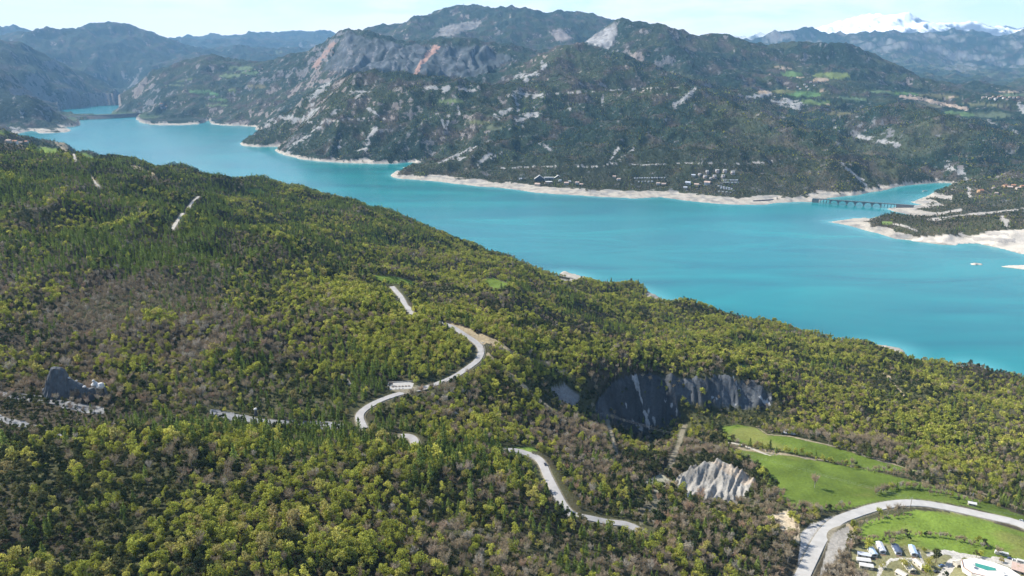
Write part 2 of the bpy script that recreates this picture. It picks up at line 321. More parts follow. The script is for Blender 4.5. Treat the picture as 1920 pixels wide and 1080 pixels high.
# ------------------------------------------------------------------ roads: benches cut into the slope
def path_world(pix, step=6, zoff=0.0):
    pts = []
    for p in pix:
        h = hit(*p[:2]) if len(p) == 2 else at_r(*p)
        if h: pts.append((h[0], h[1]))
    # smooth (Chaikin) and resample
    for _ in range(2):
        q = [pts[0]]
        for a, b in zip(pts[:-1], pts[1:]):
            q += [(a[0]*.75+b[0]*.25, a[1]*.75+b[1]*.25), (a[0]*.25+b[0]*.75, a[1]*.25+b[1]*.75)]
        q.append(pts[-1]); pts = q
    pts = resamp(pts, step)
    a = np.array(pts); z = samp(Z, a[:,0], a[:,1])
    k = 9
    zp = np.pad(z, (k, k), mode='edge'); z = np.convolve(zp, np.ones(2*k+1)/(2*k+1), 'valid')
    return np.column_stack([a, z+zoff])
def bench(path, half, fade, lower=0.6):
    """flatten the ground under a road"""
    x0, y0 = path[:,0].min()-fade-half, path[:,1].min()-fade-half; x1, y1 = path[:,0].max()+fade+half, path[:,1].max()+fade+half
    k = np.nonzero((GX > x0) & (GX < x1) & (GY > y0) & (GY < y1))
    xs, ys = GX[k], GY[k]; best = np.full(xs.shape, 1e9); zz = np.zeros(xs.shape)
    for a, b in zip(path[:-1], path[1:]):
        ex, ey = b[0]-a[0], b[1]-a[1]; L = ex*ex+ey*ey+1e-9
        t = np.clip(((xs-a[0])*ex+(ys-a[1])*ey)/L, 0, 1)
        d = np.hypot(xs-a[0]-t*ex, ys-a[1]-t*ey); c = d < best
        best = np.where(c, d, best); zz = np.where(c, a[2]+t*(b[2]-a[2]), zz)
    w = 1-sm(half, half+fade, best)
    Z[k] = Z[k]*(1-w) + (zz-lower)*w
    return k, best
clear_list = []      # (grid index, distance, radius): tree free strips
road_paths = {}
def make_road(name, pix, half, fade=14, step=6):
    p = path_world(pix, step)
    k, d = bench(p, half+1.8, fade)
    clear_list.append((k, d, half+2.5, half+(6 if name in 'abcj' else 2.5)))
    road_paths[name] = (p, half)
make_road('a', [(735,538),(745,549),(755,562),(768,580),(790,592),(818,600),(845,612),(870,628),(893,642),(904,656),(898,677),(880,694),(850,709),(800,723),(762,733),(730,743),(700,756),(681,768),(672,783),(682,800)], 3.3, 16)
make_road('b', [(950,840),(966,843),(990,853),(1008,862),(1018,874),(1026,893),(1040,918),(1062,946),(1085,962),(1110,972),(1140,981),(1172,987),(1200,995)], 3.2, 14)
make_road('c', [(1490,1110),(1503,1080),(1520,1045),(1540,1008),(1565,980),(1600,962),(1650,949),(1710,945),(1780,951),(1850,965),(1920,988),(2010,1030)], 4.6, 10)
make_road('d', [(322,430),(335,412),(342,400),(352,388),(364,374),(372,368)], 2.6, 9)
make_road('e', [(170,330),(177,340),(183,349),(188,352)], 1.6, 6)
make_road('f', [(132,284),(139,290),(142,298),(141,305)], 2.6, 9)
make_road('g', [(1285,792),(1282,808),(1276,830),(1266,850),(1256,866),(1250,880)], 1.5, 6)
make_road('h', [(1362,832),(1380,834),(1410,842),(1450,850)], 0.9, 5)
make_road('i', [(1128,790),(1143,808),(1152,830),(1160,856)], 0.8, 5)
make_road('j', [(752,816),(765,818),(776,824),(780,836)], 3.2, 10)
# flat terraces for the lay-by, the camp and the viewpoint
def terrace(cx, cy, rad, fade, z=None, clear=None):
    k = np.nonzero((np.abs(GX-cx) < rad+fade) & (np.abs(GY-cy) < rad+fade))
    d = np.hypot(GX[k]-cx, GY[k]-cy); zz = float(samp(Z, cx, cy)) if z is None else z
    w = 1-sm(rad, rad+fade, d); Z[k] = Z[k]*(1-w)+zz*w
    if clear: clear_list.append((k, d, clear, clear))
    return zz
cp_ = hit(1665, 1050); CAMPZ = terrace(cp_[0], cp_[1], 26, 30)
vp = hit(752, 722); VPZ = terrace(vp[0], vp[1]-2, 13, 10, clear=13)
# ------------------------------------------------------------------ land cover
PX, PY = project(GX, GY, Z)
e = 14.0
dzr = np.gradient(Z, axis=0)/np.gradient(RR, axis=0); dzt = np.gradient(Z, axis=1)/(RR*(ths[1]-ths[0]))
SL = np.hypot(dzr, dzt)
n1 = fbm(GX, GY, 900, 5, 101); n2 = fbm(GX, GY, 160, 4, 111); n3 = fbm(GX, GY, 40, 3, 121)
far = sm(5200, 6500, RR)
ALB = np.zeros(Z.shape+(3,), np.float32)
OVL = np.full(Z.shape+(3,), .3, np.float32); MSK = np.zeros(Z.shape, np.float32)
def C(*c): return np.array(c, np.float32)
def mix(a, b, t): return a*(1-t[..., None]) + b*t[..., None]
floor_near = mix(C(.055,.046,.030), C(.060,.062,.028), sm(-.3, .4, n2))
wood_far = mix(mix(C(.015,.030,.020), C(.036,.048,.024), sm(-.2, .5, n1+0.4*n3)), C(.058,.050,.042), sm(.1, .6, n2+0.3*n1))
ALB[:] = mix(floor_near, wood_far, sm(2300, 4200, RR))
forest = np.ones(Z.shape, np.float32)
tex = np.clip(far, 0, 1).astype(np.float32)
open_ = sm(.15, .75, fbm(GX, GY, 480, 4, 160)+.35*fbm(GX, GY, 1800, 2, 166))*sm(2500, 3200, RR)*(1-sm(13000, 16000, RR))*sm(.45, .8, PX/1920)
ALB = mix(ALB, C(.095,.095,.050), open_*.35); forest *= (1-.2*open_)
# steep ground breaks out as rock
rk = sm(0.85, 1.25, SL+0.3*n2+0.2*n3)*sm(3000, 6000, RR)
rock = mix(C(.13,.13,.13), C(.20,.17,.15), sm(-.2, .5, n1))
OVL[:] = rock; MSK[:] = rk*0.9; forest *= (1-rk*.8)
def region(poly, rmin=0, rmax=1e9, wob=2.0):
    xs = [p[0] for p in poly]; ys = [p[1] for p in poly]
    k = np.nonzero((PX > min(xs)-8) & (PX < max(xs)+8) & (PY > min(ys)-8) & (PY < max(ys)+8) & (RR > rmin) & (RR < rmax))
    i = inpoly(poly, PX[k]+wob*n2[k]+wob*n3[k], PY[k]+wob*0.5*n3[k])
    return tuple(a[i] for a in k)
def paint_poly(poly, col, f=0.0, rmin=0, rmax=1e9, wob=2.0, amt=1.0, vary=0.15):
    k = region(poly, rmin, rmax, wob)
    if len(k[0]) == 0: return
    c = np.array(col, np.float32)*(1+vary*n3[k]+vary*n2[k])[:, None]
    ALB[k] = ALB[k]*(1-amt)+c*amt; MSK[k] *= (1-amt)
    forest[k] = np.minimum(forest[k], f)
    tex[k] = 0
def paint_line(pts, w, col, f=0.0, rmin=0, rmax=1e9, wob=1.0, amt=0.9, patchy=0.5):
    xs = [p[0] for p in pts]; ys = [p[1] for p in pts]; M = w*2+6
    k = np.nonzero((PX > min(xs)-M) & (PX < max(xs)+M) & (PY > min(ys)-M) & (PY < max(ys)+M) & (RR > rmin) & (RR < rmax))
    if len(k[0]) == 0: return
    d = segdist(pts, PX[k]+wob*2*n3[k]+wob*2*n2[k], PY[k]+wob*n3[k])
    a = amt*(1-sm(w*0.3, w*1.5, d+patchy*w*(n3[k]*0.8+n2[k]*0.7)))
    c = a > MSK[k]; kk = tuple(q[c] for q in k)
    OVL[kk] = np.array(col, np.float32); MSK[kk] = a[c]
    forest[k] *= (1-np.clip(a*1.4, 0, 1)*(1-f)); tex[k] *= (1-a)
def ell(cx, cy, rx, ry, tilt=0, n=12): return [(cx+rx*math.cos(t*2*math.pi/n), cy+ry*math.sin(t*2*math.pi/n)+tilt*rx*math.cos(t*2*math.pi/n)) for t in range(n)]
SCREE = (.24,.235,.225); ROCKG = (.30,.29,.285)
FG = (.085,.140,.045)
# other side of the lake
for c_ in [(450,128,28,4,.0),(432,142,22,4,0),(470,136,18,4,0),(482,162,17,4,0),(375,172,22,4,0),(402,176,10,3,0),(436,170,8,4,0),(415,187,22,2,0),(350,150,20,1.5,-.2),(330,160,22,1.5,0),(405,198,30,1.5,0),(520,98,8,2,0),(845,190,25,4,0),(898,229,22,3,0),(925,240,16,5,.05),
          (1485,139,22,5,.05),(1562,142,38,6,0),(1505,176,38,6,.05),(1470,172,25,4,0),(1530,192,30,5,.05),(1600,185,30,3,.1),(1572,213,28,3,0),(1860,215,42,6,.03),(1800,213,30,4,.1),(1700,176,30,3,.1),(1760,180,40,4,.05),(1900,178,25,3,0),(1850,196,50,3,.05),(1650,172,30,3,.05),(1740,196,30,4,.2)]:
    paint_poly(ell(*c_), (FG[0]*random.uniform(.75,1.25), FG[1]*random.uniform(.6,1), FG[2]*random.uniform(.9,1.3)), rmin=2500, wob=1.2)
for c_ in [(1540,150,16,4,0),(1467,127,18,2,.12),(1434,174,14,5,0),(1535,170,14,2,.05),(1780,182,12,1.5,0),(1552,196,4,2,0),(1895,172,26,1.2,0),(1500,145,10,1,0)]:
    paint_poly(ell(*c_), (.27,.21,.15), rmin=2500, wob=0.8)
paint_line([(1690,181),(1720,184),(1750,190),(1780,197),(1812,204)], 3.2, (.28,.22,.17), rmin=3000, patchy=.2)
for w, pts in [(7,[(617,158),(579,187),(592,204),(567,225),(525,221),(500,234)]),(4,[(633,204),(583,250),(546,275),(537,288)]),(3,[(671,172),(667,196)]),(2.5,[(650,171),(692,173)]),(4,[(687,200),(721,223)]),(4,[(704,240),(700,250),(687,279),(671,283)]),(2,[(640,258),(633,279)]),
    (3,[(821,210),(835,242),(846,246)]),(2.6,[(842,218),(835,254)]),(6,[(796,163),(842,166)]),(3,[(860,168),(890,168)]),(7,[(955,178),(1021,178)]),(4,[(967,183),(971,208)]),(3,[(858,202),(864,219)]),(4,[(937,210),(958,204)]),(9,[(971,225),(1005,212)]),(3,[(925,215),(940,225)]),
    (3,[(892,275),(821,306)]),(4.5,[(858,298),(887,294)]),(4.5,[(917,287),(896,310)]),(3,[(954,277),(921,296)]),(3,[(1158,277),(1142,304)]),(2,[(1187,279),(1160,300)]),(2.5,[(1012,270),(1035,282)]),(3,[(1045,228),(1058,232)]),
    (6,[(1016,116),(1018,133),(996,140),(965,143)]),(5,[(990,142),(985,152)]),(5,[(1302,168),(1290,180),(1264,196)]),(9,[(1450,190),(1480,192),(1496,198)]),(5,[(1400,182),(1440,178)]),(3,[(1563,239),(1590,253)]),(5,[(1603,256),(1640,262),(1685,269)]),(3,[(1595,228),(1614,223)]),
    (3,[(1852,228),(1907,248)]),(9,[(1912,196),(1930,215)]),(3.5,[(1578,302),(1588,318),(1608,333),(1622,348)]),(8,[(1768,306),(1790,318),(1812,334)]),(3,[(1528,356),(1545,368)]),(6,[(700,243),(690,262)]),(2,[(1065,190),(1068,205)]),(2.5,[(1128,185),(1130,205)]),(2,[(1250,170),(1252,182)]),(4,[(1085,190),(1092,200)]),
    (6,[(780,96),(790,120)]),(5,[(20,240),(60,250)]),(2.5,[(38,208),(42,222)]),(3,[(1700,366),(1760,350)])]:
    paint_line(pts, w*0.7, SCREE, rmin=2450, patchy=1.1, amt=.70)
for pts in [[(930,316),(1000,313),(1050,311),(1100,313),(1132,311),(1142,306),(1200,309),(1260,307),(1300,306),(1400,307),(1440,303),(1470,297)], [(1000,180),(1060,174),(1100,172),(1200,166),(1272,164)], [(560,230),(640,226),(700,222)]]:
    paint_line(pts, 0.75, (.26,.25,.23), rmin=2450, wob=0.15, patchy=.2)
paint_poly([(1152,40),(1095,78),(1142,93),(1152,78),(1158,60)], (.20,.195,.19), rmin=5000, vary=.5)
paint_poly([(830,50),(860,42),(905,40),(895,52),(850,66),(810,70)], (.15,.14,.13), rmin=9000, vary=.4)
paint_poly([(1030,60),(1050,52),(1075,72),(1050,80)], (.15,.13,.12), rmin=9000, vary=.4)
paint_poly([(600,132),(650,60),(690,74),(760,88),(900,86),(960,110),(900,146),(800,140),(700,138),(640,134)], (.062,.070,.078), f=.3, rmin=6400, rmax=9000, amt=.8, vary=.6)
paint_line([(816,90),(800,110),(780,140)], 5, (.28,.17,.13), rmin=6400, rmax=9000); paint_line([(625,80),(600,112),(590,124)], 5, (.24,.16,.13), rmin=6400)
for px_ in (655,672,700,722,745,770,835,862,885): paint_line([(px_+6,92),(px_-2,112),(px_-8,134)], 1.6, (.13,.13,.135), rmin=6400, rmax=9000, patchy=1.0, amt=.8)
# pale banks left bare by the low water
bz = sm(12.5, 9.5, Z-1.5*n3-1.5*n2+3.5*sm(1650, 1750, PX)*(RR > 2300))*(sd < 260)*(RR > 1000)
bank = mix(C(.38,.34,.28), C(.25,.235,.21), sm(0.0, .6, n3+n2*.6))*(1-0.13*sm(0.2, 0.9, np.abs(np.sin(Z*2.1+n3)))[..., None])
OVL = mix(OVL, bank, np.clip(bz*3, 0, 1)); MSK = np.maximum(MSK, bz); forest *= (1-np.clip(bz*1.5, 0, 1)); tex *= (1-bz)
for isl in isles:
    mi = (np.abs(GX-isl[0][0]) < 400) & (np.abs(GY-isl[0][1]) < 300) & (Z > 0); ALB[mi] = C(.47,.42,.35); MSK[mi] = 0; forest[mi] = 0
for w, pts in [(3.5,[(1700,398),(1760,402),(1800,394)]),(2.0,[(1740,412),(1800,404),(1860,398),(1920,392)]),(2,[(1660,418),(1700,424),(1720,432)]),(5,[(1880,410),(1890,425)]),(3,[(1800,440),(1840,448),(1900,450)]),(4,[(1730,362),(1780,372)]),(3,[(1815,352),(1818,366)]),(4,[(1700,390),(1760,385)]),(3,[(1850,435),(1890,440)])]:
    paint_line(pts, w, (.33,.30,.26), rmin=2000, patchy=.8)
paint_poly(ell(1662,418,12,4), (.16,.22,.06), rmin=2000)
# fields and clearings on the near side
MG = (.088,.125,.020)
mead = [[(1352,800),(1385,796),(1420,802),(1440,816),(1470,818),(1500,820),(1560,838),(1640,862),(1730,884),(1640,882),(1560,864),(1460,844),(1390,832),(1362,822)],
 [(1362,838),(1460,851),(1560,869),(1650,886),(1750,910),(1860,945),(1930,972),(1930,986),(1870,966),(1790,945),(1720,936),(1650,940),(1580,956),(1520,957),(1484,952),(1462,930),(1444,895),(1400,862)],
 [(1604,996),(1625,978),(1660,966),(1720,957),(1790,962),(1850,976),(1930,1002),(1930,1066),(1890,1056),(1850,1046),(1800,1040),(1740,1034),(1680,1026),(1640,1022),(1615,1012)],
 [(700,516),(735,517),(782,529),(775,537),(730,530),(705,524)], [(903,524),(925,521),(955,533),(950,540),(920,545)],[(1368,688),(1400,684),(1420,690),(1395,702)],[(438,508),(455,505),(470,514),(460,522)],[(460,356),(480,353),(504,362),(480,366)],
 [(55,282),(75,276),(105,278),(112,288),(90,292)],[(148,288),(160,286),(182,298),(160,299)],[(-5,245),(20,245),(36,247),(10,252),(-5,252)],[(745,845),(1000,838),(1010,846),(960,846)]]
for i, p_ in enumerate(mead): paint_poly(p_, tuple(np.array(MG)*(1.0 if i < 2 else (1.1,1.0,1.5)[i % 3])), wob=1.0 if i > 2 else 2.5, vary=.16, rmax=5000)
mz = (MSK*0 + 1)*(RR < 1000)*(ALB[..., 1] > ALB[..., 0]*1.25)*(ALB[..., 1] > .09)
ALB = mix(ALB, C(.15,.15,.045), mz*sm(.15, .8, fbm(GX, GY, 70, 4, 203)+.35*fbm(GX*.25+GY, GX*.1, 14, 2, 207))*.75)
for q_ in [[(1598,1030),(1620,1020),(1660,1018),(1740,1030),(1850,1044),(1935,1066),(1935,1110),(1640,1110),(1625,1080),(1596,1070)],]: paint_poly(q_, (.19,.18,.09), rmax=1000, wob=1)
for w, pts in [(4,[(1640,1100),(1648,1075),(1652,1062),(1668,1050),(1690,1047),(1715,1047)]),(3,[(1715,1047),(1722,1035),(1730,1055),(1740,1070)]),(9,[(1765,1085),(1775,1070),(1782,1056),(1795,1048)]),(4,[(1740,1040),(1770,1033),(1800,1040),(1850,1047),(1890,1060),(1920,1075)]),(6,[(1860,1046),(1890,1052),(1920,1060)])]: paint_line(pts, w, (.42,.39,.34), rmax=1000, patchy=.15)
dry = (.30,.24,.15)
for w, pts in [(2,[(1420,800),(1440,815),(1480,817)]),(1.5,[(1480,817),(1560,836),(1650,862),(1740,890),(1860,930),(1925,958)]),(2,[(1360,836),(1450,848),(1560,866)]),(3,[(1590,985),(1600,1000),(1600,1020)]),(5,[(900,630),(940,650),(980,672),(1040,686),(1060,700)]),(4,[(915,665),(960,705),(1000,740),(1060,790),(1100,810)]),
    (5,[(845,612),(880,622),(905,640)]),(3,[(1660,700),(1680,722),(1695,742)]),(2,[(1690,752),(1720,765)]),(5,[(105,263),(118,275),(125,285)]),(3,[(248,312),(275,322),(290,328)]),(4,[(10,266),(40,271)]),(2,[(170,330),(185,352)])]:
    paint_line(pts, w, dry if w > 2.5 else (.24,.20,.13), f=.25, rmax=5000)
GREYM = (.19,.19,.19)
paint_line([(-20,735),(40,742),(100,752),(150,764),(190,770)], 6, GREYM, f=.55, rmax=900, patchy=.9)
paint_line([(400,772),(440,782),(500,792),(580,798),(640,798)], 7, GREYM, f=.0, rmax=900, patchy=.15)
paint_line([(0,785),(60,800),(130,820)], 5, GREYM, f=.4, rmax=900, patchy=1)
paint_line([(640,705),(655,720)], 3, (.3,.28,.24), rmax=900); paint_line([(815,745),(850,770),(880,790)], 4, (.3,.28,.25), f=.4, rmax=900, patchy=1)
cliff_poly = [(1119,775),(1118,756),(1132,738),(1145,722),(1175,710),(1221,701),(1267,707),(1297,714),(1359,707),(1404,713),(1444,735),(1448,750),(1434,768),(1389,768),(1328,766),(1296,756),(1272,758),(1279,780),(1261,793),(1224,806),(1202,822),(1176,804),(1131,792)]
paint_poly(cliff_poly, (.055,.060,.066), rmax=1000, wob=6, vary=.5, f=.16)  # black marl, toned darker still so the colour carries the face's shade
for w, pts in [(3,[(1188,712),(1197,740),(1206,770),(1215,800)]),(2.5,[(1215,770),(1228,800)]),(2.5,[(1243,742),(1262,770),(1272,784)]),(2.5,[(1376,708),(1388,728),(1400,742)]),(3,[(1335,748),(1360,762),(1385,766)]),(7,[(1400,742),(1425,750),(1440,756)]),(2,[(1165,745),(1175,765)]),(2,[(1185,790),(1205,812)])]:
    paint_line(pts, w, (.30,.30,.30), rmax=1000, patchy=.9)  # sunlit ribs and right end of the same marl, painted in lighter
paint_poly([(1030,730),(1060,722),(1090,740),(1080,770),(1050,760)], (.15,.15,.15), rmax=900, f=.1)
mound_poly = [(1262,915),(1272,895),(1305,872),(1345,866),(1390,884),(1420,906),(1402,932),(1352,948),(1300,944),(1280,932)]
paint_poly(mound_poly, (.235,.22,.195), rmax=800, wob=5, vary=.35, f=.03)
paint_poly([(1330,866),(1395,882),(1422,906),(1404,918),(1360,890)], (.32,.25,.18), rmax=800, wob=2, amt=.6)
paint_poly([(1195,910),(1240,888),(1262,905),(1235,925)], (.28,.27,.20), rmax=800, f=.15)
paint_poly([(1435,968),(1480,958),(1500,985),(1498,1020),(1475,1000)], (.45,.37,.26), rmax=800, f=.2)
paint_poly([(1502,1000),(1520,983),(1555,970),(1572,965),(1540,1000),(1505,1060),(1490,1095)], (.36,.345,.325), rmax=800, wob=1)
paint_poly([(1560,1000),(1590,985),(1600,1010),(1560,1060),(1535,1085)], (.27,.25,.22), rmax=800, f=.15)
paint_poly([(1200,985),(1190,935),(1240,925),(1260,960)], (.2,.18,.13), rmax=800, f=.4, amt=.6)
# gully relief in the bare marl: ribs running down the faces
def ribs(poly, lam, amp, ang, rmax=1000, rmin=0, st=.16, wp=.35):
    k = region(poly, rmin, rmax, 1.0)
    if len(k[0]) == 0: return
    ca, sa = math.cos(ang), math.sin(ang)
    u = GX[k]*ca+GY[k]*sa+wp*lam*fbm(GX[k], GY[k], lam*1.3, 2, 93); v = -GX[k]*sa+GY[k]*ca
    n = fbm(u, v*st, lam, 3, 77, .5, True)
    Z[k] += amp*n
ribs(cliff_poly, 24, 7.0, 0.25); ribs(cliff_poly, 7, 2.4, 0.05, st=.4); ribs(mound_poly, 10.5, 4.8, -0.5, st=.15, wp=.08); ribs(mound_poly, 3.6, .7, -0.4, st=.4)
jp = [(596,132),(650,60),(700,72),(760,88),(900,86),(960,105),(900,146),(800,140),(700,138),(640,134)]
ribs(jp, 230, 48, 0.1, 9000, 6400)
# bare snow and rock of the far massif
snow_n = fbm(GX, GY, 1500, 5, 140)
hi = (GY > 21500)*sm(0.05, 0.55, TH)
snow_m = fbm(GX, GY, 420, 3, 150)
sn = sm(1120, 1500, Z+450*snow_n+350*snow_m-560*np.clip(SL-0.5, 0, 2)-200*np.abs(fbm(GX, GY, 900, 4, 171))-450*sm(1700, 1760, PX))*hi
ALB = mix(ALB, C(.16,.17,.20), hi*(1-sn)*.9); ALB = mix(ALB, C(.92,.93,.95), np.clip(sn*1.2, 0, 1)); tex *= (1-hi); MSK *= (1-hi)
mid = ((GY > 12500) & (GY < 21500))*sm(0.2, 0.35, TH)
ALB = mix(ALB, C(.20,.19,.18), mid*sm(0.55, 0.9, SL+.5*n1)*.8)
vfl = ((RR > 9500) & (RR < 17000))*sm(0.2, 0.3, TH)*sm(.45, .15, SL)
ALB = mix(ALB, mix(C(.05,.075,.04), C(.13,.13,.08), sm(-.1, .5, n2+n3)), vfl*.8)
valleyL = ((RR > 8500) & (RR < 14500))*sm(-.3, -.35, TH)*sm(60, 20, Z)
ALB = mix(ALB, mix(C(.06,.10,.04), C(.12,.14,.07), sm(-.1, .4, n2)), valleyL*.85)
for k, d, rad, rt_ in clear_list:
    rv = np.where((PX[k] > 772) & (PX[k] < 842) & (PY[k] > 580) & (PY[k] < 614) & (RR[k] < 1200), 3.0, rt_); a = 1-sm(rv, rv+2.0, d); forest[k] *= (1-a); a = 1-sm(rad-2.0, rad-.6, d)
    ALB[k] = ALB[k]*(1-a[:, None]*.8)+np.array((.24,.21,.15), np.float32)*a[:, None]*.8
forest[ins | inr | (Z < 0.3)] = 0
MSK = np.maximum(MSK, .10*sm(2500, 3200, RR)*(1-sm(9000, 14000, RR))*forest)
ALB = np.clip(ALB, 0.004, .95)
# ------------------------------------------------------------------ materials
def new_mat(name):
    m = bpy.data.materials.new(name); m.use_nodes = True; t = m.node_tree; t.nodes.clear()
    o = N(t, 'ShaderNodeOutputMaterial'); b = N(t, 'ShaderNodeBsdfPrincipled'); t.links.new(b.outputs[0], o.inputs['Surface'])
    b.inputs['Specular IOR Level'].default_value = 0.2; b.inputs['Roughness'].default_value = 0.9
    return m, t, b
_mats = {}
def plain(name, col, rough=0.8, scale=1.5, amt=0.25, spec=0.3, metal=0.0):
    """painted / stone / timber surface with uneven tone"""
    if name in _mats: return _mats[name]
    m, t, b = new_mat(name); tcn = N(t, 'ShaderNodeTexCoord')
    n = N(t, 'ShaderNodeTexNoise', ins={'Scale': scale, 'Detail': 5.0, 'Roughness': .65}); t.links.new(tcn.outputs['Object'], n.inputs['Vector'])
    r = N(t, 'ShaderNodeMapRange', ins={1: .3, 2: .7, 3: 1-amt, 4: 1+amt*.6}); t.links.new(n.outputs[0], r.inputs[0])
    c = N(t, 'ShaderNodeVectorMath', operation='SCALE'); c.inputs[0].default_value = col[:3]; t.links.new(r.outputs[0], c.inputs['Scale'])
    t.links.new(c.outputs[0], b.inputs['Base Color']); b.inputs['Roughness'].default_value = rough
    b.inputs['Specular IOR Level'].default_value = spec; b.inputs['Metallic'].default_value = metal
    _mats[name] = m; return m
def ground_mat():
    m, t, b = new_mat('ground'); L = t.links
    at = N(t, 'ShaderNodeAttribute', attribute_name='cover'); tcn = N(t, 'ShaderNodeTexCoord'); ao = N(t, 'ShaderNodeAttribute', attribute_name='bare_colour'); am = N(t, 'ShaderNodeAttribute', attribute_name='bare')
    def noise(s, d, r=.6):
        n = N(t, 'ShaderNodeTexNoise', ins={'Scale': s, 'Detail': d, 'Roughness': r}); L.new(tcn.outputs['Object'], n.inputs['Vector']); return n
    a = noise(.03, 8.0, .7); c = noise(.45, 4.0)
    s = N(t, 'ShaderNodeMath', operation='ADD'); L.new(a.outputs[0], s.inputs[0]); L.new(c.outputs[0], s.inputs[1])
    r = N(t, 'ShaderNodeMapRange', ins={1: .65, 2: 1.35, 3: .62, 4: 1.36}); L.new(s.outputs[0], r.inputs[0])
    e1 = noise(.022, 9.0, .74); e2 = N(t, 'ShaderNodeMapRange', ins={1: .3, 2: .7, 3: -1.1, 4: 1.1}); L.new(e1.outputs[0], e2.inputs[0])
    e5 = N(t, 'ShaderNodeMath', operation='SUBTRACT', ins={0: 1.25}); L.new(am.outputs['Fac'], e5.inputs[1]); e6 = N(t, 'ShaderNodeMath', operation='MULTIPLY'); L.new(e5.outputs[0], e6.inputs[0]); L.new(e2.outputs[0], e6.inputs[1])
    e7 = N(t, 'ShaderNodeMath', operation='MULTIPLY', use_clamp=True, ins={1: 6.0}); L.new(am.outputs['Fac'], e7.inputs[0]); e8 = N(t, 'ShaderNodeMath', operation='MULTIPLY'); L.new(e6.outputs[0], e8.inputs[0]); L.new(e7.outputs[0], e8.inputs[1])
    e3 = N(t, 'ShaderNodeMath', operation='ADD'); L.new(e8.outputs[0], e3.inputs[0]); L.new(am.outputs['Fac'], e3.inputs[1])
    e4 = N(t, 'ShaderNodeMapRange', interpolation_type='SMOOTHSTEP', ins={1: .42, 2: .58}); L.new(e3.outputs[0], e4.inputs[0])
    mxo = N(t, 'ShaderNodeMix', data_type='RGBA'); L.new(e4.outputs[0], mxo.inputs[0]); L.new(at.outputs['Color'], mxo.inputs[6]); L.new(ao.outputs['Color'], mxo.inputs[7])
    v = N(t, 'ShaderNodeVectorMath', operation='SCALE'); L.new(mxo.outputs[2], v.inputs[0]); L.new(r.outputs[0], v.inputs['Scale'])
    L.new(v.outputs[0], b.inputs['Base Color']); b.inputs['Roughness'].default_value = .95; b.inputs['Specular IOR Level'].default_value = .08
    vo = N(t, 'ShaderNodeTexVoronoi', feature='SMOOTH_F1', ins={'Scale': .055}); L.new(tcn.outputs['Object'], vo.inputs['Vector'])
    at2 = N(t, 'ShaderNodeAttribute', attribute_name='woods')
    h = N(t, 'ShaderNodeMath', operation='MULTIPLY', ins={1: -14.0}); L.new(vo.outputs['Distance'], h.inputs[0])
    h1 = N(t, 'ShaderNodeMath', operation='MULTIPLY'); L.new(h.outputs[0], h1.inputs[0]); L.new(at2.outputs['Fac'], h1.inputs[1])
    h2 = N(t, 'ShaderNodeMath', operation='MULTIPLY_ADD', ins={1: 1.2}); L.new(c.outputs[0], h2.inputs[0]); L.new(h1.outputs[0], h2.inputs[2])
    h3 = N(t, 'ShaderNodeMath', operation='MULTIPLY', ins={1: 30.0}); L.new(a.outputs[0], h3.inputs[0])
    h4 = N(t, 'ShaderNodeMath', operation='MULTIPLY'); L.new(h3.outputs[0], h4.inputs[0]); L.new(at2.outputs['Fac'], h4.inputs[1])
    h5 = N(t, 'ShaderNodeMath', operation='ADD'); L.new(h2.outputs[0], h5.inputs[0]); L.new(h4.outputs[0], h5.inputs[1])
    bp = N(t, 'ShaderNodeBump', ins={'Strength': .8, 'Distance': 1.0}); L.new(h5.outputs[0], bp.inputs['Height']); L.new(bp.outputs[0], b.inputs['Normal'])
    return m
def link(o, parent=None):
    COL.objects.link(o)
    if parent is not None: o.parent = parent
    return o
def build_terrain():
    verts = np.empty((NR*NT, 3), np.float32); verts[:,0] = GX.ravel(); verts[:,1] = GY.ravel(); verts[:,2] = Z.ravel()
    i = np.arange(NR-1)[:,None]*NT+np.arange(NT-1)[None]
    f = np.stack([i, i+1, i+NT+1, i+NT], -1).reshape(-1, 4).astype(np.int32)[:, ::-1]
    # one level sheet closes the ground behind the fan, far below the sight lines
    me = bpy.data.meshes.new('terrain'); me.vertices.add(len(verts)); me.loops.add(f.size); me.polygons.add(len(f))
    me.vertices.foreach_set('co', verts.ravel()); me.loops.foreach_set('vertex_index', f.ravel()); me.polygons.foreach_set('loop_start', np.arange(len(f), dtype=np.int32)*4)
    me.polygons.foreach_set('use_smooth', np.ones(len(f), bool))
    ca = me.color_attributes.new('cover', 'FLOAT_COLOR', 'POINT'); buf = np.ones((NR*NT, 4), np.float32); buf[:, :3] = ALB.reshape(-1, 3); ca.data.foreach_set('color', buf.ravel())
    co = me.color_attributes.new('bare_colour', 'FLOAT_COLOR', 'POINT'); buf[:, :3] = np.clip(OVL, .01, .95).reshape(-1, 3); co.data.foreach_set('color', buf.ravel())
    mo = me.attributes.new('bare', 'FLOAT', 'POINT'); mo.data.foreach_set('value', np.ascontiguousarray(MSK.ravel(), np.float32))
    wa = me.attributes.new('woods', 'FLOAT', 'POINT'); wa.data.foreach_set('value', np.ascontiguousarray(tex.ravel(), np.float32))
    me.update(); me.materials.append(ground_mat())
    o = link(bpy.data.objects.new('terrain', me)); o['kind'] = 'structure'; return o
build_terrain()
